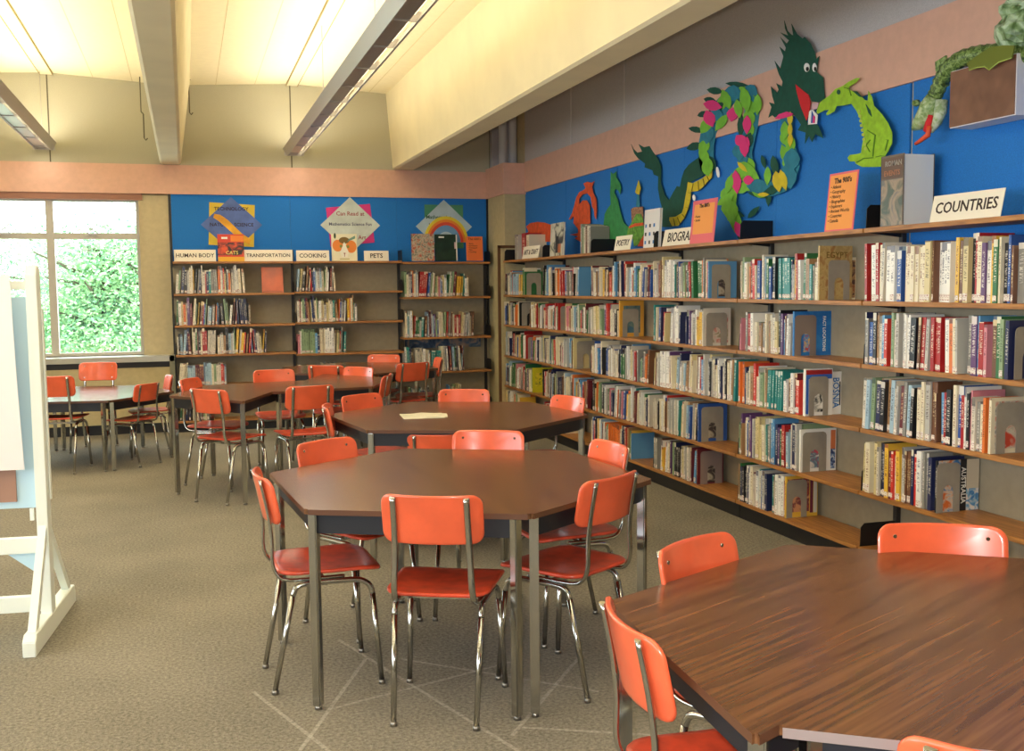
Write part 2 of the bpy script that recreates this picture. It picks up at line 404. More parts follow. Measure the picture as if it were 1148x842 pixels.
# ================================================================== CEILING LIGHTS
M_TUBE = mat('lit_tube', (255, 250, 235), .4, emit=(255, 236, 196), estr=2.5)
def ceiling_light(x, y0, y1, z, lab):
    t = thing('ceiling_light', lab, 'ceiling light', (x, 0, z), 0, 'suspended fluorescent lights')
    mb = MB()
    for s in (-1, 1):
        mb.prism([(s * .115, .07), (s * .105, .075), (s * .062, 0), (s * .072, -.004)], y0, y1, 'y')
    mb.box(-.10, .10, y0 - .003, y0, 0, .075); mb.box(-.10, .10, y1, y1 + .003, 0, .075)
    mb.build('housing', M_LIGHTM, t)
    mb = MB(); y = y0 + .3
    while y < y1:
        mb = MB(); mb.prism([(-.065, .004), (.065, .004), (.095, .055), (-.095, .055)], y, y + .006, 'y'); mb.build('louver_blade', M_ALU, t); y += .61
    mb = MB(); mb.box(-.072, .030, y0, y1, .012, .03); mb.build('bottom_reflector', M_ALU, t)
    y = y0 + .1
    while y < y1 - .5:
        for s in (-.045, .045): pass
        y += 1.3
    mb = MB()
    for s in (-.048, .048): mb.tube([(s, y0 + .05, .05), (s, y1 - .05, .05)], .013, 8)
    mb.build('fluorescent_tube', M_TUBE, t)
    y = y0 + .6
    while y < y1:
        MB().tube([(0, y, .04), (0, y, 3.52 - z)], .0025, 5).build('suspension_wire', M_ALU, t); y += 2.4
    # the tubes' light: upward to the ceiling, a little down through the louver
    for (rx, E, zz, w) in ((PI, UP * (y1 - y0), .08, .16), (0, DOWN * (y1 - y0), -.01, .10)):
        ld = bpy.data.lights.new('tube_glow', 'AREA'); ld.shape = 'RECTANGLE'; ld.size = w; ld.size_y = y1 - y0; ld.energy = E; ld.color = (1, .89, .70)
        lo = bpy.data.objects.new('tube_glow', ld); C.objects.link(lo); lo.location = (x, (y0 + y1) / 2, z + zz); lo.rotation_euler = (rx, 0, 0)
UP, DOWN = 8.5, 3.6
ceiling_light(1.11, .8, 11.0, 2.78, 'long suspended fluorescent light over the reading tables, right of the narrow beam')
ceiling_light(-1.25, .8, 11.05, 2.78, 'long suspended fluorescent light at the upper left corner by the window')
ceiling_light(-3.6, .8, 11.0, 2.78, 'long suspended fluorescent light added out of view on the left to brighten the room')  # unseen extra fixture, added to brighten the left of the room

# ================================================================== BOOKCASES
def bay(label, W, loc, rz, shelves, name='bookcase', group=None, ends=(True, True), D=.25, last=False):
    t = thing(name, label, 'bookcase', loc, rz, group)
    B(0, W, D - .004, D + .004, .02, shelves[-1] - (.10 if 'COUNTRIES' in label else .022)).build('back_panel', M_BACK, t)
    B(.002, W - .002, .03, D - .01, 0, shelves[0] - .022).build('kick_plate', M_BLACK, t)
    for i, z in enumerate(shelves):
        B(.003, W - .003, 0, D - .008, z - .022, z).build('shelf', M_SHELF, t, .002)
        hh = .115
        br = MB(); br.prism([(.015, z - .02), (D - .01, z - .045), (D - .01, z + hh), (.04, z + hh), (.02, z + hh - .02)], W - .0015, W + .0015, 'x')
        br.build('bracket', M_BLACK, t)
        if ends[0]:
            br = MB(); br.prism([(.015, z - .02), (D - .01, z - .045), (D - .01, z + hh), (.04, z + hh), (.02, z + hh - .02)], -.0015, .0015, 'x'); br.build('bracket', M_BLACK, t)
    B(W - .014, W + .014, D - .030, D - .006, 0, shelves[-1] - .02).build('upright', M_DARK, t)
    return t
SH = [.115, .40, .715, 1.035, 1.345, 1.70]
RX = 3.18
RBAY = [('COUNTRIES', 4.42), ('NINE', 5.645), ('BIO', 6.87), ('POE', 8.09), ('DOG', 9.31), ('ART', 10.53)]
blab = ['wall bookcase bay under the COUNTRIES sign at the right edge', 'wall bookcase bay under the orange 900s list', 'wall bookcase bay under the BIOGRAPHY sign', 'wall bookcase bay under the POETRY sign', 'wall bookcase bay under the picture book with a dark animal cover', 'wall bookcase bay at the far corner under the ART & CRAFT sign']
for (n, y1), lb in zip(RBAY, blab):
    bay(lb, 1.222, (RX, y1, 0), -PI / 2, SH, group='bookcase bays along the right wall', ends=(n == 'ART', True))
BY = 10.93
B1 = [.115, .47, .78, 1.075, 1.39, 1.71]; B2 = [.115, .45, .76, 1.085, 1.40, 1.71]; B3 = [.115, .53, .90, 1.33, 1.70]
bay('back wall bookcase bay below the HUMAN BODY and TRANSPORTATION signs', 1.185, (-.115, BY, 0), 0, B1, group='bookcase bays on the back wall')
bay('back wall bookcase bay below the COOKING and PETS signs', 1.125, (1.07, BY, 0), 0, B2, group='bookcase bays on the back wall', ends=(False, True))
bay('back wall bookcase bay below the rainbow poster', .965, (2.195, BY, 0), 0, B3, group='bookcase bays on the back wall', ends=(False, True))
# wooden end frame at the far corner
mb = MB(); mb.box(3.13, 3.16, 10.545, 10.565, 0, 1.86); mb.box(3.13, 3.40, 10.545, 10.548, 1.83, 1.86)
tag(mb.build('end_frame', mat('frame_brown', (104, 72, 44), .5)), 'thin brown wooden end frame at far end of wall bookcases', 'frame')

# ------------------------------------------------------------------ books
PAL = [('white', (236, 234, 228), (60, 60, 90), 10), ('cream', (226, 216, 188), (120, 60, 40), 11), ('ivory', (214, 206, 190), (70, 70, 70), 8), ('pale grey', (186, 184, 178), (70, 40, 40), 7),
       ('grey', (138, 136, 130), (230, 225, 215), 4), ('black', (30, 30, 34), (225, 220, 210), 6), ('navy', (38, 44, 84), (230, 225, 200), 5), ('red', (168, 34, 36), (235, 225, 200), 5),
       ('scarlet', (208, 58, 46), (240, 235, 220), 3), ('orange', (222, 118, 52), (60, 40, 40), 4), ('yellow', (228, 184, 66), (120, 40, 40), 4), ('straw', (212, 196, 144), (80, 60, 40), 4),
       ('green', (48, 112, 66), (235, 230, 210), 3), ('teal', (42, 132, 128), (235, 235, 225), 3), ('sage', (136, 160, 122), (50, 70, 50), 4), ('blue', (46, 86, 160), (240, 235, 225), 4),
       ('sky blue', (92, 150, 196), (240, 240, 235), 3), ('pale blue', (160, 188, 206), (60, 60, 90), 3), ('purple', (98, 62, 112), (235, 225, 220), 2), ('pink', (206, 130, 142), (90, 40, 50), 2),
       ('brown', (112, 74, 52), (225, 205, 160), 4), ('tan', (168, 130, 92), (60, 40, 30), 4), ('maroon', (104, 34, 44), (225, 200, 150), 3)]
def book_mat(n, c, t):
    m = bpy.data.materials.new('book_' + n.replace(' ', '_')); m.use_nodes = True; nt = m.node_tree; b = nt.nodes['Principled BSDF']
    uv = N(nt, 'ShaderNodeUVMap'); sp = N(nt, 'ShaderNodeSeparateXYZ'); nt.links.new(uv.outputs[0], sp.inputs[0])
    def M(op, x, y=0.0):
        n_ = N(nt, 'ShaderNodeMath', operation=op)
        for i, v in enumerate((x, y)):
            if isinstance(v, (int, float)): n_.inputs[i].default_value = v
            else: nt.links.new(v, n_.inputs[i])
        return n_.outputs[0]
    U, V = sp.outputs[0], sp.outputs[1]; fv = M('FRACT', V); seed = M('FLOOR', V)
    on = M('MULTIPLY', M('GREATER_THAN', U, 0.0), 1.0)
    cb = N(nt, 'ShaderNodeCombineXYZ'); nt.links.new(M('MULTIPLY', U, 1.4), cb.inputs[0]); nt.links.new(M('MULTIPLY', V, 58.0), cb.inputs[1])
    nz = N(nt, 'ShaderNodeTexNoise'); nz.inputs['Scale'].default_value = 1.0; nz.inputs['Detail'].default_value = 1; nt.links.new(cb.outputs[0], nz.inputs['Vector'])
    wn = N(nt, 'ShaderNodeTexWhiteNoise', noise_dimensions='1D'); nt.links.new(seed, wn.inputs[1]); rnd = wn.outputs[0]
    lo = M('ADD', M('MULTIPLY', rnd, .18), .24); 
    win = M('MULTIPLY', M('GREATER_THAN', fv, lo), M('LESS_THAN', fv, .86))
    mid = M('LESS_THAN', M('ABSOLUTE', M('SUBTRACT', U, .5)), .27)
    tx = M('MULTIPLY', M('MULTIPLY', M('GREATER_THAN', nz.outputs['Fac'], .53), .7), M('MULTIPLY', win, mid))
    band = M('MULTIPLY', M('GREATER_THAN', fv, M('ADD', M('MULTIPLY', rnd, .3), .72)), M('GREATER_THAN', rnd, .35))
    k = M('MULTIPLY', M('MINIMUM', M('ADD', tx, M('MULTIPLY', band, .8)), 1.0), on)
    mx = N(nt, 'ShaderNodeMix', data_type='RGBA'); nt.links.new(k, mx.inputs[0]); mx.inputs[6].default_value = lin(c); mx.inputs[7].default_value = lin(t)
    nt.links.new(mx.outputs[2], b.inputs['Base Color']); b.inputs['Roughness'].default_value = .32; b.inputs['Specular IOR Level'].default_value = .55
    return m
BM = {n: book_mat(n, c, t) for n, c, t, w in PAL}
M_LABEL = bpy.data.materials.new('call_label'); M_LABEL.use_nodes = True
def _lab():
    nt = M_LABEL.node_tree; b = nt.nodes['Principled BSDF']; tc = N(nt, 'ShaderNodeTexCoord'); nz = N(nt, 'ShaderNodeTexNoise'); nz.inputs['Scale'].default_value = 150; nt.links.new(tc.outputs['Object'], nz.inputs['Vector'])
    cr = N(nt, 'ShaderNodeValToRGB'); e = cr.color_ramp.elements; e[0].position = .36; e[0].color = lin((150, 60, 60)); e[1].position = .5; e[1].color = lin((232, 226, 216)); nt.links.new(nz.outputs['Fac'], cr.inputs[0]); nt.links.new(cr.outputs[0], b.inputs['Base Color'])
_lab()
PN = [p[0] for p in PAL]; PW = [p[3] for p in PAL]; PAGE_I = len(PN); LAB_I = len(PN) + 1
ALLM = [BM[n] for n in PN] + [M_PAGE, M_LABEL]
SEED = [1]
def book_cover(mb, T, t, h, d, mi, lab=True):
    SEED[0] += 1; s = SEED[0] % 900
    uv = [(0.02, s + .01), (.98, s + .01), (.98, s + .99), (0.02, s + .99)]
    mb.box(0, t, 0, .003, 0, h, mi, T, uv)
    mb.box(0, .002, .003, d, 0, h, mi, T); mb.box(t - .002, t, .003, d, 0, h, mi, T)
def book_pages(mb, T, t, h, d, mi): mb.box(.002, t - .002, .003, d - .004, .004, h - .004, mi, T)
def book_label(mb, T, t, h, d, mi): mb.box(.001, t - .001, -.0008, .0004, .008, .030 + (h * 100 % 1) * .012, mi, T)
ORD = lambda n: ('%d%s' % (n, 'th' if 10 < n % 100 < 14 else {1: 'st', 2: 'nd', 3: 'rd'}.get(n % 10, 'th')))
stuff = MB()
def place_T(origin, rz, u, z, yoff, lean):
    return Matrix.Translation(origin) @ Matrix.Rotation(rz, 4, 'Z') @ Matrix.Translation((u, yoff, z)) @ Matrix.Rotation(lean, 4, 'Y')
def row(origin, rz, u0, u1, z, hmin, hmax, indiv=None, seed=0, tmin=.010, tmax=.034, palette=None, clear=.3, cover_end=None, dmin=.13, dmax=.19):
    r = random.Random(seed); u = u0; k = 0; run = 0; ch = None
    while u < u1 - .008:
        if run <= 0:
            run = r.randint(1, 6); base_h = r.uniform(hmin, hmax); same = r.random() < .18; ch = r.choices(PN, PW)[0]; bt = r.uniform(tmin, tmax)
            lean_run = r.choice((0, 0, 0, 0, .05, -.05, .09)) if indiv is None else r.choice((0, 0, 0, 0, 0, .04, -.03))
        t = bt if same else min(tmax, max(tmin, r.gauss((tmin + tmax) / 2.2, .008)))
        cn = ch if same else r.choices(palette or PN, None if palette else PW)[0]
        h = min(clear - .03, base_h if same else base_h + r.uniform(-.035, .03)); d = r.uniform(dmin, dmax)
        if u + t > u1: t = max(.006, u1 - u)
        lean = lean_run
        if abs(lean) > 0: h = min(h, clear - .045)
        off = r.uniform(.006, .022) if r.random() < .85 else r.uniform(.03, .055); run -= 1
        zz = z + (abs(math.sin(lean)) * t if lean > 0 else 0) + .0005
        uu = u + (0 if lean >= 0 else 0)
        T = place_T(origin, rz, uu, zz, off, lean)
        if indiv is None:
            mi = PN.index(cn)
            book_cover(stuff, T, t, h, d, mi); book_pages(stuff, T, t, h, d, PAGE_I)
            if r.random() < .85: book_label(stuff, T, t, h, d, LAB_I)
        else:
            k += 1; I = Matrix.Identity(4); mb = MB(); book_cover(mb, None, t, h, d, 0)
            o = mb.build('book', BM[cn]); o.matrix_world = T
            size = ('thin ' if t < .016 else 'thick ' if t > .027 else '') + ('tall ' if h > (hmin + hmax) / 2 + .02 else 'short ' if h < (hmin + hmax) / 2 - .02 else '')
            tag(o, '%s%s book, %s from the left %s' % (size, cn, ORD(k), indiv), 'book', 'books ' + indiv)
            mb = MB(); book_pages(mb, None, t, h, d, 0); mb.build('pages', M_PAGE, o)
            if r.random() < .8:
                mb = MB(); book_label(mb, None, t, h, d, 0); mb.build('spine_label', M_LABEL, o)
        u += t + .0012 + (abs(lean) > 0 and r.random() < .2) * .012
        if lean > 0 and run == 0: u += .012
    return k
def bookend(origin, rz, u, z, lab, w=.135, h=.215, m=None, y0=.03):
    t = thing('bookend', lab, 'bookend', origin, rz, 'grey metal bookends')
    t.location = Matrix.Translation(origin) @ Matrix.Rotation(rz, 4, 'Z') @ Vector((u, y0, z))
    a = .045; pl = [(0, 0)]
    arch = [(w * .5 - .028, 0), (w * .5 - .028, h * .42)] + [(w * .5 - .028 * math.cos(q), h * .42 + .030 * math.sin(q)) for q in (PI * .2, PI * .35, PI * .5, PI * .65, PI * .8)] + [(w * .5 + .028, h * .42), (w * .5 + .028, 0)]
    top = [(w, 0), (w, h - .02), (w - .006, h - .006), (w - .02, h), (.02, h), (.006, h - .006), (0, h - .02)]
    MB().prism([(0, 0)] + arch + top, 0, .002, 'x').build('plate', m or M_BEND, t)
    B(-.06, 0, w * .5 - .026, w * .5 + .026, .0002, .0014).build('foot', m or M_BEND, t)
    return t
def R0(i): return Vector((RX, RBAY[i][1], 0))
RZ = -PI / 2
# front-facing cover book at the end of a row: thin book whose board faces the camera
def end_book(i, u, z, t, h, d, col, lab, cover=None, name='book', yoff=.01):
    T = place_T(R0(i), RZ, u, z + .0005, yoff, 0)
    mb = MB(); book_cover(mb, None, t, h, d, 0); o = mb.build(name, BM[col] if isinstance(col, str) else col); o.matrix_world = T
    tag(o, lab, 'book')
    mb = MB(); book_pages(mb, None, t, h, d, 0); mb.build('pages', M_PAGE, o)
    if cover:
        for (a0, a1, z0, z1, m) in cover.get('rects', []):
            B(t, t + .0008, a0, a1, z0, z1).build('cover_picture', m, o)
        for (txt, sz, yy, zz, m, rr, sx) in cover.get('text', []):
            text('cover_title', txt, sz, m, o, (t + .0014, yy, zz), (PI / 2, 0, PI / 2) if not rr else rr, .0004, sx=sx, bold=.0006)
    return o
def pm(n, c1, c2, c3, sc=14):
    m = bpy.data.materials.new(n); m.use_nodes = True; nt = m.node_tree; b = nt.nodes['Principled BSDF']
    tc = N(nt, 'ShaderNodeTexCoord'); nz = N(nt, 'ShaderNodeTexNoise'); nz.inputs['Scale'].default_value = sc; nz.inputs['Detail'].default_value = 3; nz.inputs['Distortion'].default_value = 1.0
    nt.links.new(tc.outputs['Object'], nz.inputs['Vector'])
    cr = N(nt, 'ShaderNodeValToRGB'); e = cr.color_ramp.elements; e[0].position = .38; e[0].color = lin(c1); e[1].position = .62; e[1].color = lin(c3)
    q = cr.color_ramp.elements.new(.5); q.color = lin(c2)
    nt.links.new(nz.outputs['Fac'], cr.inputs[0]); nt.links.new(cr.outputs[0], b.inputs['Base Color']); b.inputs['Roughness'].default_value = .35
    return m
M_TXTW = mat('title_white', (240, 238, 230), .5); M_TXTD = mat('title_dark', (40, 34, 34), .5); M_TXTB = mat('title_blue', (40, 120, 190), .5); M_GOLD = mat('title_gold', (120, 96, 40), .5)

rowname = ['bottom', 'fifth', 'fourth', 'third', 'second', 'top']
sname = {4: 'on first shelf', 3: 'on second shelf', 2: 'on third shelf', 1: 'on fourth shelf', 0: 'on bottom shelf'}
# --- bay 0 (COUNTRIES) and bay 1 (900s list): individual books
CL = {4: .325, 3: .285, 2: .30, 1: .29, 0: .26}
for lv, u1, sd in ((4, 1.18, 11), (3, .93, 12), (2, .85, 13), (1, .54, 14)):
    row(R0(0), RZ, .006, u1, SH[lv], .225 if lv < 4 else .25, .27 if lv < 4 else .30, sname[lv] + ' under the COUNTRIES sign', sd, .011, .036, clear=CL[lv])
for lv, u1, sd in ((4, .81, 21), (3, .57, 22), (2, .70, 23), (1, .66, 24), (0, .52, 25)):
    row(R0(1), RZ, .006, u1, SH[lv], .20, .255, sname[lv] + ' under the 900s list', sd, .010, .030, clear=CL[lv])
# ends of the rows
bookend(R0(0), RZ, .972, SH[3], 'grey bookend at right picture edge on second shelf under COUNTRIES sign')
end_book(0, .94, SH[3], .02, .24, .19, 'navy', 'dark navy book behind the bookend on second shelf under COUNTRIES sign')
m_t1 = pm('train_cover', (40, 52, 84), (206, 196, 176), (196, 70, 50))
end_book(0, .862, SH[2], .014, .235, .20, 'cream', 'picture-cover book behind the bookend on third shelf under COUNTRIES sign', {'rects': [(.02, .19, .02, .22, m_t1)]})
bookend(R0(0), RZ, .882, SH[2], 'grey bookend on third shelf under COUNTRIES sign', w=.15)
M_AUS = pm('reef_cover', (60, 120, 180), (206, 190, 170), (214, 110, 50), 22)
end_book(0, .545, SH[1], .012, .235, .25 - .02, 'black', 'AUSTRALIA book with black title strip on fourth shelf under COUNTRIES sign', {'rects': [(.006, .125, .0, .235, M_AUS), (.16, .228, .0, .10, pm('reef_blue', (60, 120, 180), (120, 170, 200), (230, 220, 210), 30)), (.16, .228, .10, .235, mat('sand_cover', (206, 196, 172), .5))], 'text': [('AUSTRALIA', .036, .142, .117, M_TXTW, (PI / 2, PI / 2, PI / 2), .9)]})
bookend(R0(0), RZ, .562, SH[1], 'grey bookend in front of the AUSTRALIA book', w=.125, h=.225, y0=.004)
# bay 1
M_TAN = pm('egypt_tan', (176, 148, 92), (192, 166, 108), (164, 120, 70), 18)
end_book(1, .828, SH[4], .014, .285, .20, M_TAN, 'tan EGYPT book facing out at row end on first shelf under 900s list', {'text': [('EGYPT', .045, .105, .235, M_GOLD, None, 1.0)]})
bookend(R0(1), RZ, .848, SH[4], 'grey bookend leaning on the EGYPT book', w=.13, h=.21, y0=.06)
end_book(1, .817, SH[4], .008, .225, .238, 'cream', 'thin picture book just behind the EGYPT book', {'rects': [(.02, .23, .01, .21, pm('brown_relief', (150, 96, 60), (190, 150, 100), (90, 60, 50), 30))]}, yoff=.012)
m_locb = pm('blue_cover', (28, 104, 176), (36, 116, 186), (44, 128, 196), 10)
end_book(1, .595, SH[3], .014, .245, .235, m_locb, 'bright blue book facing out at row end on second shelf under 900s list', {'rects': [(.06, .12, .02, .13, pm('blue_cover_art', (230, 180, 60), (50, 150, 210), (200, 80, 60), 40))], 'text': [('FACT LOCATIONS', .026, .19, .12, M_TXTW, (PI / 2, PI / 2, PI / 2), .9)]})
bookend(R0(1), RZ, .612, SH[3], 'grey brown bookend in front of the bright blue book', w=.135, h=.225, m=mat('bookend_brown', (134, 120, 112), .5), y0=.012)
end_book(1, .715, SH[2], .012, .255, .17, M_TXTW, 'white and blue book with panda cover at row end on third shelf under 900s list', {'rects': [(.004, .166, .225, .25, mat('cover_red', (176, 40, 40), .5)), (.004, .166, .20, .225, mat('cover_blue', (52, 104, 190), .5)), (.004, .02, .01, .2, mat('cover_blue', (52, 104, 190), .5)), (.045, .125, .02, .15, pm('panda_art', (30, 30, 30), (200, 200, 190), (235, 232, 225), 28))]})
bookend(R0(1), RZ, .730, SH[2], 'grey bookend before the white and blue book on third shelf', w=.12, h=.215, y0=.03)
end_book(1, .702, SH[2], .01, .235, .238, M_TXTW, 'white BOSNIA book with blue letters on third shelf under 900s list', {'rects': [(.222, .229, .05, .18, M_TXTD)], 'text': [('BOSNIA', .056, .198, .12, M_TXTB, (PI / 2, PI / 2, PI / 2), .85)]}, yoff=.012)
end_book(1, .675, SH[1], .014, .235, .225, M_TXTW, 'white book with red circles and orange edge on fourth shelf under 900s list', {'rects': [(.06, .15, .02, .16, pm('circle_art', (206, 40, 60), (90, 130, 150), (225, 220, 215), 20)), (.19, .22, .12, .225, mat('cover_orange', (214, 120, 70), .5)), (.19, .22, .01, .12, pm('edge_art', (40, 60, 110), (120, 150, 190), (220, 220, 220), 40))]})
bookend(R0(1), RZ, .692, SH[1], 'grey bookend on fourth shelf under the 900s list', w=.15, h=.22, y0=.02)
end_book(1, .535, SH[0], .014, .235, .205, 'yellow', 'yellow-edged book facing out at row end on bottom shelf under 900s list', {'rects': [(.01, .15, .03, .22, pm('face_art', (180, 80, 60), (120, 60, 70), (210, 150, 110), 16)), (.155, .175, .02, .21, mat('cover_plum', (112, 44, 66), .5)), (.178, .20, .02, .21, mat('cover_pale', (206, 206, 196), .5))]})
bookend(R0(1), RZ, .552, SH[0], 'grey bookend on bottom shelf under the 900s list', w=.13, h=.215, y0=.012)
# --- bays 2..5: many more books (one object), own end books and bookends
for lv, u1, sd in ((4, .82, 31), (3, .745, 32), (2, 1.19, 33), (1, .69, 34), (0, .68, 35)): row(R0(2), RZ, .01, u1, SH[lv], .20, .26, None, sd, .010, .030, clear=CL[lv])
for lv, u1, sd in ((4, 1.19, 41), (3, .60, 42), (2, 1.19, 43), (1, 1.15, 44), (0, .85, 45)): row(R0(3), RZ, .01, u1, SH[lv], .20, .26, None, sd, .010, .030, clear=CL[lv])
for lv, u1, sd in ((4, .95, 51), (3, .42, 52), (2, .84, 53), (1, 1.16, 54), (0, .6, 55)): row(R0(4), RZ, .01, u1, SH[lv], .20, .26, None, sd, .010, .032, clear=CL[lv])
for lv, u1, sd in ((4, .68, 61), (3, .50, 62), (2, .70, 63), (1, .90, 64), (0, .5, 65)): row(R0(5), RZ, .01, u1, SH[lv], .20, .25, None, sd, .010, .032, clear=CL[lv])
m_dark = pm('dark_art', (24, 24, 30), (70, 60, 60), (180, 170, 150), 16)
end_book(2, .83, SH[4], .012, .235, .20, 'sky blue', 'blue book facing out at row end on first shelf under BIOGRAPHY sign', {'rects': [(.07, .13, .01, .14, m_dark)]})
bookend(R0(2), RZ, .845, SH[4], 'grey bookend on first shelf under the BIOGRAPHY sign')
end_book(2, .755, SH[3], .016, .245, .20, 'ivory', 'flower-cover book at row end on second shelf under BIOGRAPHY sign', {'rects': [(.02, .18, .02, .2, pm('flower_art', (196, 110, 100), (206, 196, 180), (150, 140, 110), 22))]})
bookend(R0(2), RZ, .775, SH[3], 'grey bookend on second shelf under the BIOGRAPHY sign', w=.15)
end_book(2, .70, SH[1], .014, .25, .21, 'blue', 'blue-edged book at row end on fourth shelf under BIOGRAPHY sign', {'rects': [(.05, .15, .02, .14, m_dark)]})
bookend(R0(2), RZ, .716, SH[1], 'grey bookend on fourth shelf under the BIOGRAPHY sign', w=.16, h=.23)
end_book(2, .69, SH[0], .014, .235, .19, 'maroon', 'maroon-edged book at row end on bottom shelf under BIOGRAPHY sign', {'rects': [(.05, .14, .01, .14, m_dark)]})
bookend(R0(2), RZ, .706, SH[0], 'grey bookend on bottom shelf under the BIOGRAPHY sign', w=.16, h=.22, m=mat('bookend_mauve', (140, 124, 120), .5))
end_book(3, .61, SH[3], .02, .28, .20, mat('book_yellow_cover', (216, 158, 58), .4), 'tall yellow framed book at row end on second shelf under POETRY sign', {'rects': [(.03, .17, .03, .24, pm('teal_art', (50, 90, 100), (110, 130, 120), (70, 110, 130), 14))]})
bookend(R0(3), RZ, .634, SH[3], 'grey bookend before the tall yellow framed book')
end_book(4, .43, SH[3], .018, .24, .20, 'red', 'red book facing out on second shelf in second bay from the corner', {'rects': [(.05, .12, .01, .12, pm('red_art', (206, 50, 40), (235, 230, 220), (196, 40, 36), 40))]})
bookend(R0(4), RZ, .45, SH[3], 'grey bookend with red cover showing, second bay from the corner', w=.15)
row(R0(4), RZ, .62, 1.19, SH[3], .20, .25, None, 57, .012, .030, clear=.28)
bookend(R0(4), RZ, .86, SH[2], 'tall grey bookend on third shelf in second bay from the corner', w=.17, h=.24)
bookend(R0(5), RZ, .70, SH[4], 'grey bookend on first shelf in the corner bay', w=.15)
end_book(5, .683, SH[4], .012, .23, .19, 'green', 'green book behind the bookend on first shelf in the corner bay')
bookend(R0(5), RZ, .53, SH[3], 'grey bookend on second shelf in the corner bay', w=.17, h=.23)
end_book(5, .51, SH[3], .012, .235, .2, 'black', 'black book behind the bookend on second shelf in the corner bay')
row(R0(5), RZ, .85, 1.19, SH[3], .20, .24, None, 67, .012, .030, clear=.28)
row(R0(5), RZ, .86, 1.19, SH[2], .20, .25, None, 68, .012, .030, clear=.28)
bookend(R0(5), RZ, .725, SH[2], 'grey bookend on third shelf in the corner bay', w=.16)
end_book(5, .71, SH[2], .012, .235, .2, 'red', 'red book with yellow figure behind the bookend in the corner bay', {'rects': [(.06, .13, .01, .11, mat('cover_yellow', (230, 160, 40), .5))]})
end_book(5, .91, SH[1], .016, .24, .21, mat('book_lime_cover', (206, 196, 40), .4), 'yellow green picture book on fourth shelf in the corner bay', {'rects': [(.03, .15, .06, .19, pm('ladybird_art', (40, 90, 60), (206, 190, 40), (220, 200, 60), 26))]})
# back wall rows
O1, O2, O3 = Vector((-.115, BY, 0)), Vector((1.07, BY, 0)), Vector((2.195, BY, 0))
for O, z, u0, u1, h0, h1, sd in ((O1, 1.39, .02, .70, .21, .27, 71), (O1, 1.075, .02, .745, .2, .26, 72), (O1, .78, .02, .90, .2, .26, 73), (O1, .47, .02, .48, .2, .25, 74), (O1, .115, .02, .30, .2, .27, 75),
                             (O2, 1.40, .02, .42, .2, .27, 76), (O2, 1.085, .02, .64, .19, .26, 77), (O2, .76, .02, .51, .2, .26, 78), (O2, .45, .02, .64, .14, .2, 79), (O2, .45, .8, .84, .18, .22, 80), (O2, .115, .3, .7, .2, .26, 84),
                             (O3, 1.33, .02, .72, .2, .28, 81), (O3, .90, .02, .78, .2, .27, 82), (O3, .53, .02, .66, .2, .29, 83), (O3, .115, .03, .28, .2, .27, 85), (O3, .115, .5, .66, .2, .27, 86)):
    row(O, 0, u0, u1, z, h0, h1, None, sd, .010, .024, clear=.31, dmin=.12, dmax=.18)
so = stuff.build('shelved_books', ALLM)
tag(so, 'many more upright library books packed on far right-wall and back-wall shelves', 'books', None, 'stuff')
# picture strip behind the books in back bay 3, low paper in bay 2
tag(B(2.25, 3.10, BY + .22, BY + .228, .77, .885).build('picture_strip', pm('strip_art', (34, 60, 92), (70, 96, 120), (150, 130, 120), 9)), 'long dark blue picture strip at back of the bay under rainbow poster', 'picture')
tag(B(1.24, 1.42, BY + .03, BY + .16, .4505, .49).build('paper_stack', M_PAPER), 'white paper stack lying on low back wall shelf under COOKING sign', 'paper') if False else None

# ------------------------------------------------------------------ signs and display books on the tops
def sign(txt, w, h, loc, rz, lab, size, tilt=.2, card=None, m=None, name='sign', sx=1.0):
    t = thing(name, lab, 'sign', loc, rz)
    Tm = Matrix.Rotation(-tilt, 4, 'X')
    B(-w / 2, w / 2, 0, .003, 0, h, T=Tm).build('card', card or M_CARD, t)
    p = Tm @ Vector((0, -.0008, h * .5))
    text('lettering', txt, size, m or M_INK, t, p, (PI / 2 - tilt, 0, 0), sx=sx, bold=size * .014)
    # easel foot behind the card
    mb = MB(); mb.prism([(.003, .0), (.035, 0), (Tm @ Vector((0, .003, h * .6))).yz], -w * .3, w * .3, 'x'); mb.build('stand', card or M_CARD, t)
    return t
ZT = 1.7005; ZTB = 1.7105
def ry(px, py, x=3.23): return on_x(px, py, x).y
def rs(txt, px0, px1, h, lab, size, x=3.215, sx=1.0):
    a, b_ = ry(px0, 280, x), ry(px1, 280, x)
    return sign(txt, abs(a - b_), h, (x, (a + b_) / 2, ZT), RZ, lab, size, sx=sx)
rs('COUNTRIES', 1041, 1120, .122, 'cream card sign reading COUNTRIES on top of the wall bookcase', .070)
rs('BIOGRAPHY', 742, 790, .122, 'cream card sign reading BIOGRAPHY partly behind the pink sign', .092, x=3.24)
rs('POETRY', 688, 706, .115, 'small cream card sign reading POETRY', .066)
rs('ART & CRAFT', 585, 603, .125, 'small cream card sign reading ART & CRAFT near the corner', .070)
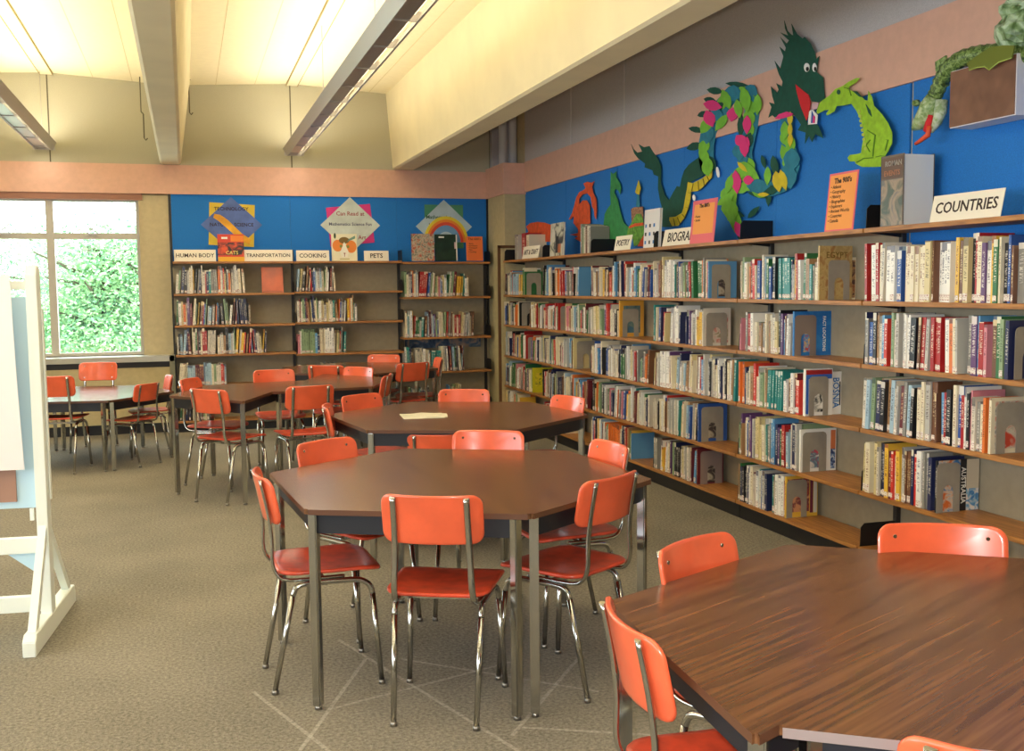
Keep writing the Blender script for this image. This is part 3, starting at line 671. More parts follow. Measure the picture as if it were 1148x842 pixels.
def list_sign(px0, px1, h, title, items, lab, border, x=3.20):
    a, b_ = ry(px0, 260, x), ry(px1, 260, x); w = abs(a - b_)
    t = thing('list_sign', lab, 'sign', (x, (a + b_) / 2, ZT), RZ); tl = .10; Tm = Matrix.Rotation(-tl, 4, 'X')
    B(-w / 2, w / 2, 0, .003, 0, h, T=Tm).build('backing_card', mat('pink_card', (226, 110, 120), .7), t)
    B(-w / 2 + border, w / 2 - border, -.001, 0, border * (2 if border > .015 else .7), h - border * .9, T=Tm).build('card', mat('orange_card', (240, 160, 84), .7), t)
    text('lettering', title, h * .125, M_INK, t, Tm @ Vector((0, -.0015, h * .86)), (PI / 2 - tl, 0, 0), bold=.0012)
    n = len(items)
    for i, it in enumerate(items):
        pass
    text('lettering', '\n'.join('\u2022 ' + i for i in items), h * .083, M_INK, t, Tm @ Vector((-w / 2 + border + .012, -.0015, h * (.76 if n > 3 else .62) - (n - 1) * h * .0415)), (PI / 2 - tl, 0, 0), align='LEFT')
    MB().prism([(.003, 0), (.05, 0), (Tm @ Vector((0, .003, h * .5))).yz], -.02, .02, 'x').build('stand', M_CARD, t)
list_sign(924, 956, .30, "The 900's", ['Atlases', 'Geography', 'History', 'Biographies', 'Explorers', 'Ancient Worlds', 'Countries', 'Canada'], "orange list sign headed The 900's on the wall bookcase top", .012)
list_sign(773, 800, .28, "The 800's", ['Poetry', 'Stories'], "pink-bordered orange sign headed The 800's beside BIOGRAPHY", .03, x=3.19)
M_WH0 = mat('cat_white', (240, 236, 220), .5)
def ell(cx, cy, rx, ry_, n=14, a=0): return [(cx + rx * math.cos(t) * math.cos(a) - ry_ * math.sin(t) * math.sin(a), cy + rx * math.cos(t) * math.sin(a) + ry_ * math.sin(t) * math.cos(a)) for t in [2 * PI * i / n for i in range(n)]]
def display_book(w, h, t, loc, rz, lab, cover, tilt=.0, rects=(), texts=(), thick_pages=False, name='display_book', cat='book'):
    o = thing(name, lab, cat, loc, rz); Tm = Matrix.Rotation(-tilt, 4, 'X')
    mb = MB(); mb.box(-w / 2, w / 2, 0, .003, 0, h, T=Tm); mb.box(-w / 2, w / 2, t - .003, t, 0, h, T=Tm); mb.box(-w / 2, -w / 2 + .003, 0, t, 0, h, T=Tm); mb.build('cover', cover, o)
    B(-w / 2 + .004, w / 2 - .003, .003, t - .003, .004, h - .004, T=Tm).build('pages', M_WHITE if t > .1 else M_PAGE, o)
    for (x0, x1, z0, z1, m) in rects: B(x0, x1, -.0012, 0, z0, z1, T=Tm).build('cover_picture', m, o)
    for (tx, sz, xx, zz, m) in texts: text('cover_title', tx, sz, m, o, Tm @ Vector((xx, -.0018, zz)), (PI / 2 - tilt, 0, 0), bold=.0006)
    return o
# thick folder-like book beside COUNTRIES: cover to the room, white page block to the camera
display_book(.17, .335, .17, (3.215, 4.255, ZT), RZ, 'tall thick book with brown landscape cover and white side beside COUNTRIES sign', mat('dark_cover', (96, 84, 76), .4), 0,
             [(-.078, .078, .005, .22, pm('landscape', (70, 84, 74), (150, 130, 110), (96, 100, 100), 9)), (-.078, .078, .225, .325, mat('cover_umber', (92, 66, 52), .4))],
             [('ROMAN', .034, .01, .295, mat('title_grey', (150, 146, 140), .5)), ('EVENTS', .034, 0, .25, mat('title_rust', (160, 104, 76), .5))], name='display_book')
B(4.19 - .02, 4.19, 0, .001, 0, .001)  # no-op geometry helper
o = display_book(.26, .28, .02, (3.23, 6.99, ZT), RZ, 'white cover book with small dark figures left of BIOGRAPHY sign', mat('cover_white2', (226, 226, 228), .4), .05,
             [(-.11 + .07 * i, -.085 + .07 * i, .03 + .06 * j, .055 + .06 * j, M_TXTD if (i + j) % 2 else M_TXTB) for i in range(3) for j in range(3)])
display_book(.34, .30, .02, (3.22, 9.0, ZT), RZ, 'grey picture book with dark animal cover standing on far wall bookcase', pm('animal_cover', (60, 64, 62), (196, 196, 176), (214, 208, 196), 9), .05,
             [(-.02, .06, .03, .18, mat('animal_dark', (40, 40, 44), .5)), (.04, .12, .03, .11, mat('animal_orange', (196, 110, 60), .5))])
for k, (yy, c, h, lab) in enumerate(((10.33, 'grey', .26, 'grey book standing nearest the corner on bookcase top'), (10.27, 'pale grey', .255, 'pale grey book beside the red one on bookcase top'), (10.10, 'red', .26, 'thick red book on bookcase top behind ART & CRAFT sign'), (9.95, 'cream', .24, 'cream book on bookcase top behind ART & CRAFT sign'))):
    t = (.05, .05, .13, .09)[k]; mb = MB(); book_cover(mb, None, t, h, .18, 0); o = mb.build('book', BM[c]); o.matrix_world = place_T(Vector((3.25, yy, ZT)), RZ, 0, 0, 0, 0)
    tag(o, lab, 'book'); mb = MB(); book_pages(mb, None, t, h, .18, 0); mb.build('pages', M_PAGE, o)
for k in range(6):
    t = .035; mb = MB(); book_cover(mb, None, t, .255 - .006 * k, .17, 0); o = mb.build('book', BM[('grey', 'sage', 'ivory', 'brown', 'ivory', 'grey')[k]])
    o.matrix_world = place_T(Vector((3.24, 8.44, ZT)), RZ, .04 * k + .01, 0, 0, 0)
    tag(o, '%s magazine-like book, %s in the row behind POETRY sign' % (('grey', 'sage', 'ivory', 'brown', 'ivory', 'grey')[k], ORD(k + 1)), 'book', 'books behind the POETRY sign'); mb = MB(); book_pages(mb, None, t, .24 - .006 * k, .17, 0); mb.build('pages', M_PAGE, o)
# back wall top signs
def bs(txt, px0, px1, h, lab, size, sx=1.0):
    a, b_ = on_y(px0, 287, 11.0).x, on_y(px1, 287, 11.0).x
    return sign(txt, abs(a - b_), h, ((a + b_) / 2, 10.985, ZTB), 0, lab, size, tilt=.12, sx=sx)
bs('HUMAN BODY', 195, 242, .118, 'cream card sign reading HUMAN BODY on back wall bookcase', .055)
bs('TRANSPORTATION', 273.5, 328, .118, 'cream card sign reading TRANSPORTATION on back wall bookcase', .050)
bs('COOKING', 332, 369, .112, 'cream card sign reading COOKING on back wall bookcase', .058)
bs('PETS', 408, 435.5, .108, 'cream card sign reading PETS on back wall bookcase', .066)
def bx(px0, px1): 
    a, b_ = on_y(px0, 280, 11.0).x, on_y(px1, 280, 11.0).x; return (a + b_) / 2, b_ - a
c_, w_ = bx(244, 273.5)
display_book(w_, .272, .015, (c_, 10.97, ZTB), 0, 'red orange and black picture book between HUMAN BODY and TRANSPORTATION signs', mat('cover_fire', (214, 62, 40), .4), .08,
             [(-w_ / 2, w_ / 2, .06, .19, pm('fire_dark', (36, 26, 30), (150, 50, 40), (220, 80, 40), 14)), (-w_ / 2, w_ / 2, 0, .045, mat('fire_yellow', (226, 170, 40), .5)), (.0, w_ / 2, .2, .26, mat('fire_orange', (236, 130, 40), .5)), (-.09, -.03, .225, .245, M_TXTW)], [('CATS', .05, .01, .085, mat('title_gold2', (226, 206, 110), .5))])
c_, w_ = bx(371.5, 400)
display_book(w_, .282, .015, (c_, 10.97, ZTB), 0, 'orange and white cat face picture book between COOKING and PETS signs', mat('cover_cream', (232, 226, 196), .4), .08,
             [(-.05, .05, .018, .026, mat('cat_whisk', (170, 160, 90), .5))])
_o = [x for x in bpy.data.objects if x.get('label', '').startswith('orange and white cat face')][0]; _T = Matrix.Rotation(-.08, 4, 'X')
for _p, _y, _m in ((ell(-.068, .16, .056, .062), -.0012, mat('cat_orange', (226, 130, 50), .5)), (ell(.072, .15, .056, .066), -.0012, mat('cat_orange', (226, 130, 50), .5)), (ell(0, .215, .055, .035), -.0016, mat('cat_olive', (120, 96, 44), .5)),
                   ([(.03, .20), (.115, .235), (.115, .265), (.05, .23)], -.002, mat('cat_teal', (100, 140, 130), .5)), ([(0, .20), (-.045, .09), (-.03, .04), (.03, .04), (.045, .09)], -.0024, M_WH0), (ell(-.035, .155, .014, .016), -.003, mat('cat_eye', (130, 140, 60), .4)), (ell(.038, .15, .014, .016), -.003, mat('cat_eye', (130, 140, 60), .4)), ([(-.012, .085), (.012, .085), (.003, .07), (.003, .045), (-.003, .045), (-.003, .07)], -.0032, mat('cat_nose', (150, 90, 70), .5)), (ell(-.095, .262, .012, .03), -.002, mat('cat_leaf', (60, 80, 50), .5))):
    MB().prism(_p, _y, _y + .0008, 'y', T=_T).build('cover_picture', _m, _o)
c_, w_ = bx(461, 486.5)
display_book(w_, .288, .015, (c_, 10.97, ZTB), 0, 'grey mottled map-like book below the rainbow poster', pm('map_cover', (120, 120, 110), (190, 180, 160), (176, 90, 70), 30), .08)
c_, w_ = bx(487.5, 512)
display_book(w_, .283, .015, (c_, 10.97, ZTB), 0, 'dark green book below the rainbow poster', mat('cover_darkgreen', (22, 50, 36), .4, var=.2, scale=12), .08, [(-.08, -.02, .245, .262, M_TXTW), (w_ / 2 - .012, w_ / 2, 0, .28, M_TXTW), (w_ / 2 - .03, w_ / 2 - .012, .13, .2, mat('pinkish', (220, 190, 190), .5))])
c_, w_ = bx(522.5, 541)
o = thing('notice', 'orange typed notice standing on the back bookcase right of green book', 'notice', (c_, 10.98, ZTB)); Tm = Matrix.Rotation(-.08, 4, 'X')
B(-w_ / 2, w_ / 2, 0, .003, 0, .262, T=Tm).build('card', mat('orange_card2', (238, 122, 62), .7), o)
text('lettering', "The 600's", .036, M_INK, o, Tm @ Vector((0, -.0015, .235)), (PI / 2 - .08, 0, 0))
text('lettering', '\n'.join(['\u2022 Body', '\u2022 Inventions', '\u2022 Transport', '\u2022 Pets', '\u2022 Cooking']), .022, M_INK, o, Tm @ Vector((-w_ / 2 + .02, -.0015, .14)), (PI / 2 - .08, 0, 0), align='LEFT')
# front-facing copper book on first shelf, back bay 1
display_book(.215, .265, .015, (.855, 10.99, 1.3905), 0, 'coppery shiny book facing out on first back shelf under TRANSPORTATION sign', mat('copper_cover', (206, 96, 56), .35, coat=.15, var=.1, scale=8), .16, [(-.1, .1, .005, .02, mat('copper_dark', (170, 90, 60), .4))])
# posters
YP = YB - .018
def poster(cx, cz, hw, hh, sq, sqm, dm, lab, txts, extra=None):
    t = thing('poster', lab, 'poster', (cx, YP, cz))
    MB().box(-sq[0], sq[0], -.002, 0, -sq[1], sq[1], T=Matrix.Rotation(sq[2], 4, 'Y')).build('square_sheet', sqm, t)
    MB().prism([(0, hh), (-hw, 0), (0, -hh), (hw, 0)], -.004, -.0025, 'y').build('diamond_sheet', dm, t)
    for (tx, sz, x, z, m) in txts: text('lettering', tx, sz, m, t, (x, -.0046, z), bold=.0008)
    if extra: extra(t)
def PX(px, py): p = on_y(px, py, YP); return p.x, p.z
def dia(l, r, top, bot):
    x0, _ = PX(l, 250); x1, _ = PX(r, 250); _, z1 = PX((l + r) / 2, top); _, z0 = PX((l + r) / 2, bot); return (x0 + x1) / 2, (z0 + z1) / 2, (x1 - x0) / 2, (z1 - z0) / 2
cx, cz, hw, hh = dia(225, 294, 221, 283)
def swoosh(t):
    mb = MB(); pts = [(-.11, .10), (-.17, .11), (-.18, .07), (-.12, .03), (.02, -.10), (.08, -.16), (.17, -.20), (.19, -.15), (.10, -.09), (-.04, .05)]
    mb.prism(pts, -.0055, -.0042, 'y'); mb.build('orange_flame', mat('flame_orange', (236, 160, 40), .6, var=.2, scale=6), t)
poster(cx, cz, hw, hh, (.225, .215, .05), mat('poster_yellow', (214, 186, 60), .7), mat('poster_blue', (86, 110, 176), .7, var=.1, scale=8), 'blue diamond poster on yellow square with orange flame, back wall',
       [('TECHNOLOGY', .05, 0, .16, M_INK), ('NATURAL SCIENCE', .05, .0, 0, M_INK)], swoosh)
cx, cz, hw, hh = dia(359, 426, 221, 284)
poster(cx, cz, hw, hh, (.235, .205, -.10), mat('poster_magenta', (206, 54, 130), .7), mat('poster_grey', (196, 206, 200), .7, var=.08, scale=6), 'pale grey diamond poster on magenta square, middle of back wall',
       [('Can Read at', .06, 0, .12, mat('ink_red', (150, 60, 70), .6)), ('Mathematics Science Fun', .045, 0, .01, mat('ink_blue', (80, 80, 110), .6)), ('Art', .06, .12, -.13, mat('ink_red', (150, 60, 70), .6))])
cx, cz, hw, hh = dia(466, 529, 224, 284)
def rainbow(t):
    for r0, r1, c in ((.215, .245, (226, 206, 60)), (.19, .215, (236, 140, 50)), (.16, .19, (222, 80, 60)), (.10, .16, (110, 160, 206))):
        pts = [(r1 * 1.02 * math.cos(a), r1 * math.sin(a) * 1.15) for a in [PI * i / 20 for i in range(21)]] + [(r0 * 1.02 * math.cos(a), r0 * math.sin(a) * 1.15) for a in [PI * i / 20 for i in range(20, -1, -1)]]
        MB().prism([(p[0] + .02, p[1] - .17) for p in pts], -.0055, -.0042, 'y').build('rainbow_band', mat('rainbow%d' % int(r1 * 1000), c, .7), t)
poster(cx, cz, hw, hh, (.215, .235, .0), mat('poster_green', (70, 140, 110), .7), mat('poster_pale', (176, 200, 214), .7, var=.06, scale=6), 'pale diamond poster with rainbow on green square, right of back wall',
       [('Mathematics', .055, -.06, .10, mat('ink_green', (40, 90, 60), .6)), ('lets count things', .045, -.02, .02, mat('ink_green', (40, 90, 60), .6))], rainbow)

# ================================================================== PAPER CREATURES on the right wall
def cut(name, pts, org, s, mats, parent, lev=0, mside=None, xw=None):
    x1 = (xw or (XR - .032)) - .0035 * lev; mb = MB()
    pp = [on_x(org[0] + p[0] * s, org[1] + p[1] * s, x1) for p in pts]
    mb.prism([(p.y, p.z) for p in pp], x1, x1 + .003, 'x')
    return mb.build(name, mats, parent)
def ell(cx, cy, rx, ry_, n=14, a=0): return [(cx + rx * math.cos(t) * math.cos(a) - ry_ * math.sin(t) * math.sin(a), cy + rx * math.cos(t) * math.sin(a) + ry_ * math.sin(t) * math.cos(a)) for t in [2 * PI * i / n for i in range(n)]]
def leafp(cx, cy, L, W, a):
    o = []
    for t, w in ((-.5, 0), (-.3, .7), (-.05, 1), (.2, .8), (.5, 0), (.2, -.8), (-.05, -1), (-.3, -.7)):
        x, y = t * L, w * W / 2; o.append((cx + x * math.cos(a) - y * math.sin(a), cy + x * math.sin(a) + y * math.cos(a)))
    return o
M_DG = mat('paper_dark_green', (14, 78, 62), .8, var=.08, scale=30); M_YL = mat('paper_yellow', (206, 186, 40), .8, var=.06); M_TL = mat('paper_teal', (36, 124, 150), .8, var=.06)
M_LM = mat('paper_lime', (118, 186, 56), .8, var=.06); M_PK = mat('paper_pink', (222, 52, 128), .8); M_WH = mat('paper_white', (240, 240, 240), .8); M_RD = mat('paper_red', (206, 34, 44), .8)
M_LG = mat('paper_bright_lime', (150, 196, 44), .8, var=.08, scale=25); M_OR = mat('paper_orange', (214, 84, 40), .8, var=.08, scale=25); M_MG = mat('paper_mid_green', (52, 140, 78), .8, var=.1, scale=25); M_BK = mat('paper_black', (26, 26, 28), .8)
dr = thing('paper_dragon', 'huge paper dragon with green head, red mouth and coloured scaly arches on right wall', 'wall decoration', (XR - .03, 6.0, 1.9))
dr.location = (0, 0, 0)
T1 = (700, 150), .13665; T2 = (770, 80), .2257; T3 = (855, 15), .1782; T4 = (905, 80), .1366; T5 = (1015, 0), .2018; T6 = (580, 190), .13066
cut('tail', [(55, 85), (75, 125), (105, 155), (145, 145), (115, 85), (160, 110), (205, 100), (235, 150), (275, 205), (300, 270), (300, 340), (298, 400), (330, 500), (365, 545), (400, 480), (430, 430), (455, 435), (470, 360), (490, 300), (530, 250), (600, 200), (640, 170), (690, 260), (680, 300), (640, 350), (540, 395), (520, 430), (500, 560), (480, 640), (400, 690), (380, 740), (390, 765), (310, 765), (305, 600), (290, 540), (275, 450), (278, 350), (240, 335), (230, 300), (165, 275), (170, 245), (110, 200), (80, 160)], *T1, M_DG, dr, 0)
cut('belly', [(520, 395), (560, 405), (640, 365), (670, 340), (685, 300), (720, 300), (715, 360), (680, 395), (640, 440), (600, 470), (545, 475), (540, 540), (520, 620), (490, 690), (440, 755), (390, 758), (368, 710), (370, 685), (420, 680), (470, 650), (485, 610), (500, 520), (515, 440)], *T1, M_YL, dr, 1)
for p in (ell(765, 315, 12, 45, a=-.15), ell(570, 525, 12, 26, a=-.1)): cut('claw', p, *T1, M_WH, dr, 1)
# belly scale lines
for (a, b_) in (((560, 405), (548, 470)), ((600, 390), (606, 465)), ((640, 368), (652, 425)), ((672, 345), (690, 385)), ((515, 480), (538, 490)), ((508, 540), (540, 548)), ((497, 600), (526, 612)), ((470, 660), (492, 690)), ((430, 685), (452, 740)), ((398, 695), (410, 755))):
    cut('belly_line', [(a[0], a[1]), (a[0] + 5, a[1]), (b_[0] + 5, b_[1]), (b_[0], b_[1])], *T1, mat('belly_olive', (120, 110, 30), .8), dr, 2)
# arches: ribbon under scales
def ribbon(path, w):
    L, Rr = [], []
    for i, p in enumerate(path):
        a = path[max(0, i - 1)]; b_ = path[min(len(path) - 1, i + 1)]; dx, dy = b_[0] - a[0], b_[1] - a[1]; l = math.hypot(dx, dy); ww = w[i] if isinstance(w, list) else w
        L.append((p[0] - dy / l * ww, p[1] + dx / l * ww)); Rr.append((p[0] + dy / l * ww, p[1] - dx / l * ww))
    return L + Rr[::-1]
ar1 = [(108, 490), (95, 430), (95, 370), (108, 300), (135, 235), (170, 175), (215, 125), (270, 108), (318, 130), (325, 190), (315, 260), (300, 330), (285, 400), (290, 450), (305, 500), (290, 560), (255, 580)]
ar2 = [(255, 500), (225, 560), (215, 620), (205, 680), (235, 730), (258, 790), (275, 822)]
ar3 = [(300, 500), (325, 555), (370, 595), (420, 590), (470, 570), (505, 530), (520, 470), (510, 400), (495, 350), (500, 290), (500, 215)]
def strip(name, path, w, m, lev):
    r_ = ribbon(path, w); n = len(path); x1 = XR - .032 - .0035 * lev; mb = MB()
    pp = [on_x(T2[0][0] + p[0] * T2[1], T2[0][1] + p[1] * T2[1], x1) for p in r_]
    mb.v = [(x1, p.y, p.z) for p in pp] + [(x1 + .003, p.y, p.z) for p in pp]; k = 2 * n
    for i in range(n - 1):
        a, b_, c, d = i, i + 1, k - 2 - i, k - 1 - i
        mb.face((a, b_, c, d)); mb.face((d + k, c + k, b_ + k, a + k)); mb.face((a, a + k, b_ + k, b_)); mb.face((c, c + k, d + k, d))
    mb.face((0, k - 1, 2 * k - 1, k)); mb.face((n - 1, n, n + k, n - 1 + k))
    mb.build(name, m, dr)
strip('body_arch', ar1, 38, M_TL, 0); strip('foreleg', ar2, [20, 26, 32, 36, 30, 24, 10], M_LM, 1.2); strip('neck', ar3, [30, 30, 30, 30, 34, 38, 40, 36, 30, 26, 26], M_TL, .6)
sc = {'teal': MB(), 'lime': MB(), 'pink': MB(), 'dark': MB(), 'yel': MB()}
LC = [0]
def add_leaf(key, cx, cy, L, W, a, lev):
    L *= 1.2; W *= 1.2; LC[0] += 1; lev += .07 * (LC[0] % 11)
    x1 = XR - .032 - .0035 * lev; pp = [on_x(T2[0][0] + p[0] * T2[1], T2[0][1] + p[1] * T2[1], x1) for p in leafp(cx, cy, L, W, a)]
    MB().prism([(p.y, p.z) for p in pp], x1, x1 + .002, 'x').build('scale', {'teal': M_TL, 'lime': M_LM, 'pink': M_PK, 'dark': M_DG, 'yel': M_YL}[key], dr)
rr = random.Random(4)
for path, n in ((ar1, 24), (ar3, 14), (ar2, 7)):
    for i in range(n):
        f = i / (n - 1) * (len(path) - 1); k = min(int(f), len(path) - 2); q = f - k
        x = path[k][0] * (1 - q) + path[k + 1][0] * q + rr.uniform(-24, 24); y = path[k][1] * (1 - q) + path[k + 1][1] * q + rr.uniform(-10, 10)
        a = math.atan2(path[k + 1][1] - path[k][1], path[k + 1][0] - path[k][0]) + rr.uniform(-.4, .4)
        add_leaf(rr.choice(('teal', 'lime', 'lime', 'teal', 'dark')) if path is not ar2 else rr.choice(('lime', 'lime', 'lime', 'dark')), x, y, rr.uniform(66, 92), rr.uniform(38, 52), a, 1 + rr.choice((0, 1)) * .7)
for (x, y, L, W, a) in ((128, 170, 80, 45, .2), (112, 235, 75, 50, 1.2), (225, 215, 60, 48, 1.7), (298, 265, 80, 36, 1.6), (268, 345, 60, 50, .9), (285, 380, 80, 40, 1.5), (245, 550, 100, 42, 1.5), (305, 540, 45, 40, 0), (258, 790, 80, 36, 1.2), (290, 365, 70, 36, 1.8)): add_leaf('pink', x, y, L, W, a, 3)
for (x, y, L, W, a) in ((230, 110, 80, 70, .2), (145, 215, 62, 55, 0), (205, 210, 45, 40, 0), (355, 570, 100, 60, 0), (505, 520, 110, 70, 1.4), (520, 440, 100, 70, 1.6), (320, 95, 60, 50, .6), (260, 400, 70, 60, 1.5)): add_leaf('teal', x, y, L, W, a, 2.5)
for (x, y, L, W, a) in ((290, 140, 110, 46, 1.4), (350, 165, 90, 36, 1.6), (195, 140, 90, 40, 1.2), (170, 255, 85, 36, 2.2), (255, 185, 80, 36, 1.4), (485, 295, 80, 36, 1.6), (400, 520, 80, 30, 1.6), (300, 480, 90, 40, .5), (210, 560, 80, 34, 1.8), (190, 640, 80, 40, 2.6), (225, 690, 90, 50, 1.4), (110, 470, 70, 34, 1.5)): add_leaf('lime', x, y, L, W, a, 3.2)
for (x, y, L, W, a) in ((140, 97, 70, 30, .15), (115, 143, 55, 26, .2), (80, 212, 50, 26, -.3), (48, 290, 70, 26, .2), (38, 372, 70, 34, -.3), (268, 270, 100, 30, 1.6), (250, 65, 100, 22, .1), (435, 470, 90, 34, 1.4), (380, 450, 60, 20, 1.3), (330, 700, 70, 24, -.8), (250, 710, 60, 30, .3), (350, 615, 90, 20, .3), (405, 630, 70, 24, 1.6)): add_leaf('dark', x, y, L, W, a, .5)
for (x, y, L, W, a) in ((450, 548, 90, 44, 1.4), (478, 540, 90, 34, 1.3), (275, 475, 60, 20, .8), (380, 612, 50, 18, 0), (512, 235, 60, 24, 1.6), (513, 340, 60, 22, 1.6), (512, 290, 60, 20, 1.6)): add_leaf('yel', x, y, L, W, a, 3.4)
cut('head', [(135, 45), (155, 110), (180, 135), (192, 138), (180, 65), (215, 130), (250, 160), (262, 148), (300, 190), (325, 240), (335, 290), (355, 268), (345, 320), (340, 370), (380, 405), (385, 480), (392, 540), (350, 560), (310, 555), (290, 510), (240, 480), (205, 445), (215, 500), (245, 600), (280, 690), (345, 700), (365, 740), (380, 785), (350, 770), (330, 760), (310, 810), (290, 770), (265, 820), (270, 750), (220, 735), (240, 700), (200, 640), (150, 625), (75, 655), (60, 640), (35, 655), (55, 590), (40, 560), (75, 570), (60, 520), (50, 460), (90, 500), (100, 480), (85, 440), (120, 460), (125, 430), (100, 380), (75, 300), (110, 350), (130, 270), (105, 210), (140, 240), (145, 215), (110, 150), (150, 190), (165, 170), (110, 120), (160, 140), (140, 95)], *T3, M_DG, dr, 3)
cut('mouth', [(205, 445), (245, 480), (290, 515), (300, 560), (290, 640), (275, 675), (240, 590), (215, 500)], *T3, M_RD, dr, 4)
cut('tooth', [(290, 620), (310, 600), (345, 640), (340, 695), (285, 700)], *T3, M_WH, dr, 4)
cut('tongue', [(310, 570), (350, 560), (345, 600), (305, 610)], *T3, mat('paper_pale_pink', (206, 170, 180), .8), dr, 4)
cut('tooth_gap', [(308, 615), (318, 640), (314, 690), (303, 690)], *T3, mat('paper_blue', (50, 90, 170), .8), dr, 5); cut('tooth_gap', [(318, 640), (328, 650), (326, 690), (314, 690)], *T3, M_PK, dr, 5)
for ex, ey, w in ((276, 340, 17), (325, 340, 13)):
    cut('eye', ell(ex, ey, w, 28), *T3, M_WH, dr, 4); cut('pupil', ell(ex + 4, ey + 10, w * .5, 14), *T3, M_BK, dr, 5)
cut('jaw', [(75, 665), (100, 635), (150, 618), (190, 630), (180, 645), (120, 662)], *T3, M_PK, dr, 5)
ld = thing('paper_dragon', 'bright lime paper dragon sitting with bowed neck facing the big dragon', 'wall decoration')
cut('body', [(430, 55), (395, 95), (345, 125), (330, 150), (370, 160), (400, 165), (440, 200), (470, 235), (495, 240), (500, 160), (530, 210), (545, 280), (610, 350), (660, 420), (695, 500), (695, 590), (660, 660), (640, 690), (650, 740), (640, 780), (560, 785), (450, 785), (400, 760), (390, 740), (345, 740), (330, 710), (350, 685), (400, 680), (440, 670), (450, 600), (465, 540), (455, 450), (430, 380), (400, 320), (360, 265), (300, 280), (240, 285), (220, 330), (160, 362), (155, 345), (180, 315), (140, 320), (85, 350), (75, 330), (95, 270), (120, 240), (180, 200), (230, 145), (290, 120), (340, 85), (400, 55)], *T4, M_LG, ld, 6)
cut('fin', [(370, 160), (405, 165), (450, 212), (425, 208)], *T4, M_DG, ld, 7); cut('fin', [(478, 268), (515, 320), (528, 372), (500, 340)], *T4, M_DG, ld, 7); cut('eye', ell(255, 170, 14, 20), *T4, M_DG, ld, 7)
for pts in ([(490, 480), (560, 520), (545, 640), (540, 700), (533, 700), (537, 640), (550, 525), (490, 486)], [(640, 560), (665, 560), (640, 650), (634, 650), (655, 566)], [(400, 745), (460, 710), (540, 705), (540, 712), (462, 718), (405, 752)], [(478, 600), (512, 560), (516, 565), (484, 606), (514, 660), (508, 662)], [(300, 130), (345, 140), (360, 200), (355, 202), (340, 146), (300, 136)], [(560, 700), (600, 690), (640, 695), (640, 700), (600, 697), (562, 706)]):
    cut('drawn_line', pts, *T4, mat('lime_line', (84, 130, 24), .8), ld, 7)
for i in range(9): cut('neck_scale', ell(425 + i * 6.5, 330 + i * 38, 13, 14), *T4, mat('lime_scale', (176, 196, 80), .8), ld, 7)
ob = thing('paper_creature', 'rounded orange paper creature beside the corner column', 'wall decoration')
cut('body', [(75, 490), (110, 460), (170, 450), (230, 455), (285, 475), (290, 560), (285, 620), (215, 620), (215, 740), (190, 740), (190, 640), (150, 600), (100, 585), (80, 550), (95, 530)], *T6, M_OR, ob, 0)
oc = thing('paper_creature', 'orange long-necked paper creature with a looped neck', 'wall decoration')
cut('body', [(440, 430), (470, 370), (490, 300), (505, 240), (530, 195), (570, 175), (585, 160), (565, 120), (600, 105), (635, 115), (660, 100), (640, 150), (650, 200), (675, 250), (680, 340), (675, 430), (660, 400), (655, 340), (640, 320), (630, 240), (600, 205), (560, 215), (530, 250), (530, 300), (560, 265), (595, 265), (620, 310), (625, 460), (600, 480), (595, 620), (540, 620), (490, 590), (520, 575), (450, 560), (520, 545), (520, 510), (480, 460), (485, 400), (450, 430)], *T6, M_OR, oc, 0)
gc = thing('paper_creature', 'green long-necked paper creature behind the POETRY sign', 'wall decoration')
cut('body', [(800, 20), (820, 40), (850, 15), (845, 60), (880, 120), (890, 160), (880, 215), (865, 180), (840, 165), (830, 195), (860, 260), (885, 370), (910, 450), (940, 485), (970, 500), (985, 540), (960, 620), (700, 620), (735, 500), (750, 380), (770, 340), (800, 300), (795, 200), (800, 100)], *T6, M_MG, gc, 0)
cc = thing('paper_creature', 'small green and brown paper creature carrying a yellow flame', 'wall decoration')
cut('shell', [(975, 340), (1000, 325), (1075, 318), (1080, 400), (1078, 450), (980, 460)], *T6, mat('paper_brown', (150, 110, 84), .8, var=.3, scale=60), cc, 1)
cut('body', [(1000, 420), (1020, 380), (1055, 380), (1078, 430), (1085, 560), (1060, 640), (1000, 660), (990, 600), (940, 560), (950, 500)], *T6, mat('paper_olive', (96, 150, 56), .8, var=.2, scale=40), cc, 2)
cut('belt', [(955, 490), (1010, 462), (1080, 456), (1080, 480), (1010, 488), (960, 506)], *T6, M_OR, cc, 3); cut('stick', [(1028, 200), (1042, 200), (1050, 325), (1018, 325)], *T6, M_TL, cc, 1); cut('flame', [(1040, 90), (1058, 165), (1045, 215), (1025, 212), (1010, 195), (1022, 150)], *T6, M_YL, cc, 2); cut('foot', [(1050, 620), (1085, 560), (1085, 660), (1030, 660)], *T6, M_OR, cc, 3)

# box shelf on the wall and the 3D dragon on it
bxo = thing('wall_box', 'brown fronted box with white sides mounted high on right wall', 'box', (3.30, 3.775, 2.12))
mb = B(0, .12, -.195, .195, 0, .25); mb.build('carcass', mat('box_white', (226, 226, 232), .6), bxo)
B(-.004, 0, -.19, .195, .004, .247).build('front_panel', wood_mat('box_brown', (110, 74, 56), (132, 92, 70), .55, scale=(30, 6, 6)), bxo)
sd_ = thing('dragon_sculpture', 'crumpled green paper dragon sculpture drooping over the brown wall box', 'sculpture')
def s5(px, py, x): return on_x(1015 + px * .2018, py * .2018, x)
pth = [(760, 320, 3.36), (640, 305, 3.35), (560, 295, 3.34), (480, 292, 3.33), (400, 300, 3.33), (310, 325, 3.33), (245, 375, 3.33), (205, 440, 3.34), (175, 510, 3.34), (150, 560, 3.34)]
P3 = [s5(*p) for p in pth]; P3f = []
